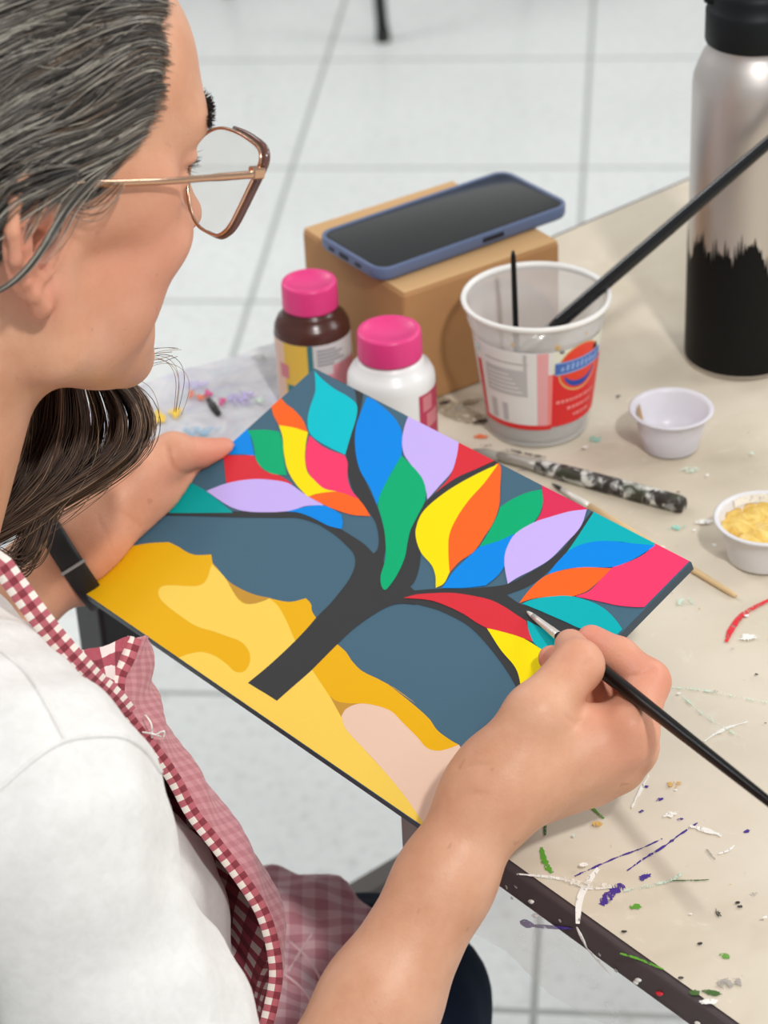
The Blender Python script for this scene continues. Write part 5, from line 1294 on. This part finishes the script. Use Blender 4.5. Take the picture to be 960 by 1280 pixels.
for side in (0, 1):
    P = lo if side == 0 else mir(lo)[::-1]
    c = P.mean(0)
    mk('lens', *(lambda n: ([*(P-nl*.0006), *(P+nl*.0006)], [tuple(range(n))[::-1], tuple(range(n, 2*n))]+[(i, (i+1) % n, (i+1) % n+n, i+n) for i in range(n)]))(len(P)), lensm, glasses, smooth=False)
    mk('rim', *loop(P, .0008, gold, 'rim'), gold, glasses)
    Pb = c+(P-c)*1.035+HF*.0022                           # outer enamelled band on the temple side
    sel = [i for i in range(len(Pb)) if ((Pb[i]-c) @ HLf)*(1 if side else -1) > -.006]
    k0 = next(i for i in sel if (i-1) % len(Pb) not in sel); seq = [(k0+i) % len(Pb) for i in range(len(sel))]
    mk('outer_band', *tube([Pb[i] for i in seq], [.0009+.0009*math.sin(math.pi*i/(len(seq)-1)) for i in range(len(seq))], 8, True, HF), brown_en, glasses)
    sg_ = -1 if side == 0 else 1
    hA, hB, hC, hD, hE = [hp(f, sg_*l, u) for f, l, u in ((99, 64, 23.5), (96, 68.5, 23.3), (50, 72, 24.5), (8, 76, 26.5), (-6, 78, 24))]
    hinge_px = onplane(325, 214, LP0, nl); 
    if side == 0: hA = hinge_px-HF*.001; hB = hA-HF*.004-HLf*.0035
    else: hA = mir([hinge_px-HF*.001])[0]; hB = hA-HF*.004+HLf*.0035
    tp_ = spline3([hB, lerp(hB, hC, .5), hC, lerp(hC, hD, .5), hD, hE, hp(-14, sg_*77, 6), hp(-17, sg_*73, -8)], 6)
    mk('temple', *tube(tp_, [.0019]*6+[.0016]*(len(tp_)-18)+[.0018]*12, 10, True, HLf, .45), gold, glasses)
    o = mk('hinge', *box(lerp(hA, hB, .4), HF*.0034, HLf*.0022, HU*.0026), gold, glasses, smooth=False); bevel(o, .0008, 2)
    o = mk('hinge_screw', *tube([lerp(hA, hB, .4)+HU*.0024, lerp(hA, hB, .4)-HU*.0042], .0011, 10), brown_en, glasses)
inr = min(range(len(lo)), key=lambda i: -((lo[i]-H0) @ HLf)+abs((lo[i]-H0) @ HU-.022)*2)
b0 = lo[inr]; mk('bridge', *tube(spline3([b0, b0*.6+mir([b0])[0]*.4+HF*.003+HU*.002, b0*.4+mir([b0])[0]*.6+HF*.003+HU*.002, mir([b0])[0]], 6), .0010, 8), gold, glasses)

# ------------------------------------------------------------------ band on her left wrist
ax = pj(112, 668, 1.313)-lerp(elL, wrL, .86); ax /= np.linalg.norm(ax); wc = pj(86, 695, 1.313)
ax = pj(125, 668, 1.313)-pj(55, 712, 1.31); ax /= np.linalg.norm(ax)
x_ = vdir(wc); x_ = x_-ax*(x_ @ ax); x_ /= np.linalg.norm(x_); y_ = np.cross(ax, x_)
V = []; Fc = []; n = 64; rad_ = []
prof = [(-.0068, .0002), (-.0066, .0018), (-.004, .0023), (.004, .0023), (.0066, .0018), (.0068, .0002)]
for k in range(n):
    a = 2*math.pi*k/n; d = x_*math.cos(a)+y_*math.sin(a); rr_ = []
    for w in (-.006, 0, .006):
        r_ = bdv.ray_cast(Vector(wc+ax*w+d*.06), Vector(-d), .06); rr_.append(.06-r_[3] if r_[0] is not None else .026)
    rad_.append(max(rr_))
rad_ = A(rad_); rad_ = np.minimum(rad_, .036); rad_ = sum(np.roll(rad_, s) for s in range(-4, 5))/9
for k in range(n):
    a = 2*math.pi*k/n; d = x_*math.cos(a)+y_*math.sin(a)
    for w, h in prof: V.append(wc+d*(rad_[k]+.0006+h)+ax*w)
for k in range(n):
    for j in range(6): k2 = (k+1) % n; j2 = (j+1) % 6; Fc.append((k*6+j, k*6+j2, k2*6+j2, k2*6+j))
wbm = mat('black_rubber', (24, 25, 27), .5)
wbd = mk('wristband', V, Fc, wbm, None, loc=wc); props(wbd, 'black rubber band round her left wrist', 'wristband')
a_ = math.radians(12); V = []
c_ = wc+(x_*math.cos(a_)+y_*math.sin(a_))*(rad_[int(a_/(2*math.pi)*64) % 64]+.0028)
o = mk('keeper', *box(c_, ax*.0075, (y_*math.cos(a_)-x_*math.sin(a_))*.0008, (x_*math.cos(a_)+y_*math.sin(a_))*.0012), mat('grey_keeper', (150, 150, 150), .4), wbd, smooth=False)

# ------------------------------------------------------------------ light: bright room, ceiling panels
def area(name, loc, sx, sy, w, tgt, c=(1, 1, 1)):
    l = bpy.data.lights.new(name, 'AREA'); l.shape = 'RECTANGLE'; l.size = sx; l.size_y = sy; l.energy = w; l.color = c
    o = bpy.data.objects.new(name, l); COL.objects.link(o); o.location = loc
    o.rotation_euler = (Vector(tgt)-Vector(loc)).to_track_quat('-Z', 'Y').to_euler(); return o
KEY, FILL = 21., 11.
area('ceiling_light_key', (.58, -.68, 2.9),   .15, .15, 46, (.08, .9, .75), (1, .985, .96))
area('side_light', (2.0, 1.25, 2.2),   .7, .7, 17, (.1, 1.1, .75), (1, .99, .97))
area('ceiling_light_left', (-1.3, 1.9, 2.9), .6, 1.2, 8, (-.1, 1.2, .6))
area('ceiling_light_front', (-.2, -.6, 2.9), 1.2, .6, 4, (0, 1., .6))
area('ceiling_light_far', (2.6, 3.6, 2.9), 1.2, 1.2, 42, (.8, 3.2, 0)); area('ceiling_light_far', (-2.2, 3.6, 2.9), 1.2, 1.2, 42, (-.2, 3.2, 0))
w = bpy.data.worlds.new('room_light'); S.world = w; w.use_nodes = True; t = NT(w)
bg = t.n['Background']; g = t.coord('Generated')
sp = t.new('ShaderNodeSeparateXYZ'); t.link(g, sp.inputs[0])
az = t.math('ARCTAN2', sp.outputs[1], sp.outputs[0])
band = t.math('MULTIPLY_ADD', t.math('SINE', t.math('MULTIPLY', az, 7.)), .5); t.n[band.node.name].inputs[2].default_value = .5
horiz = t.math('SUBTRACT', 1., t.math('ABSOLUTE', sp.outputs[2]))
c = t.ramp(t.math('MULTIPLY', band, horiz), [(.0, (.86, .86, .85)), (.35, (.80, .80, .80)), (.55, (.50, .49, .48)), (.8, (1.1, 1.1, 1.12))])
t.link(c, bg.inputs[0]); bg.inputs[1].default_value = .62

cd = bpy.data.cameras.new('camera'); cam = bpy.data.objects.new('camera', cd); COL.objects.link(cam); S.camera = cam
cd.sensor_fit = 'VERTICAL'; cd.sensor_height = 36.; cd.lens = F_PX/1280*36.
cam.matrix_world = Matrix(((CR[0], CU[0], -CF[0], 0), (CR[1], CU[1], -CF[1], 0), (CR[2], CU[2], -CF[2], CAM_H), (0, 0, 0, 1)))
cd.clip_start = .05
cd.dof.use_dof = True; cd.dof.focus_distance = 1.13; cd.dof.aperture_fstop = cd.lens*.001/.0075
S.view_settings.view_transform = 'Standard'; S.view_settings.look = 'None'; S.view_settings.exposure = -.22; S.view_settings.gamma = 1
try: S.view_settings.use_curve_mapping = False
except Exception: pass
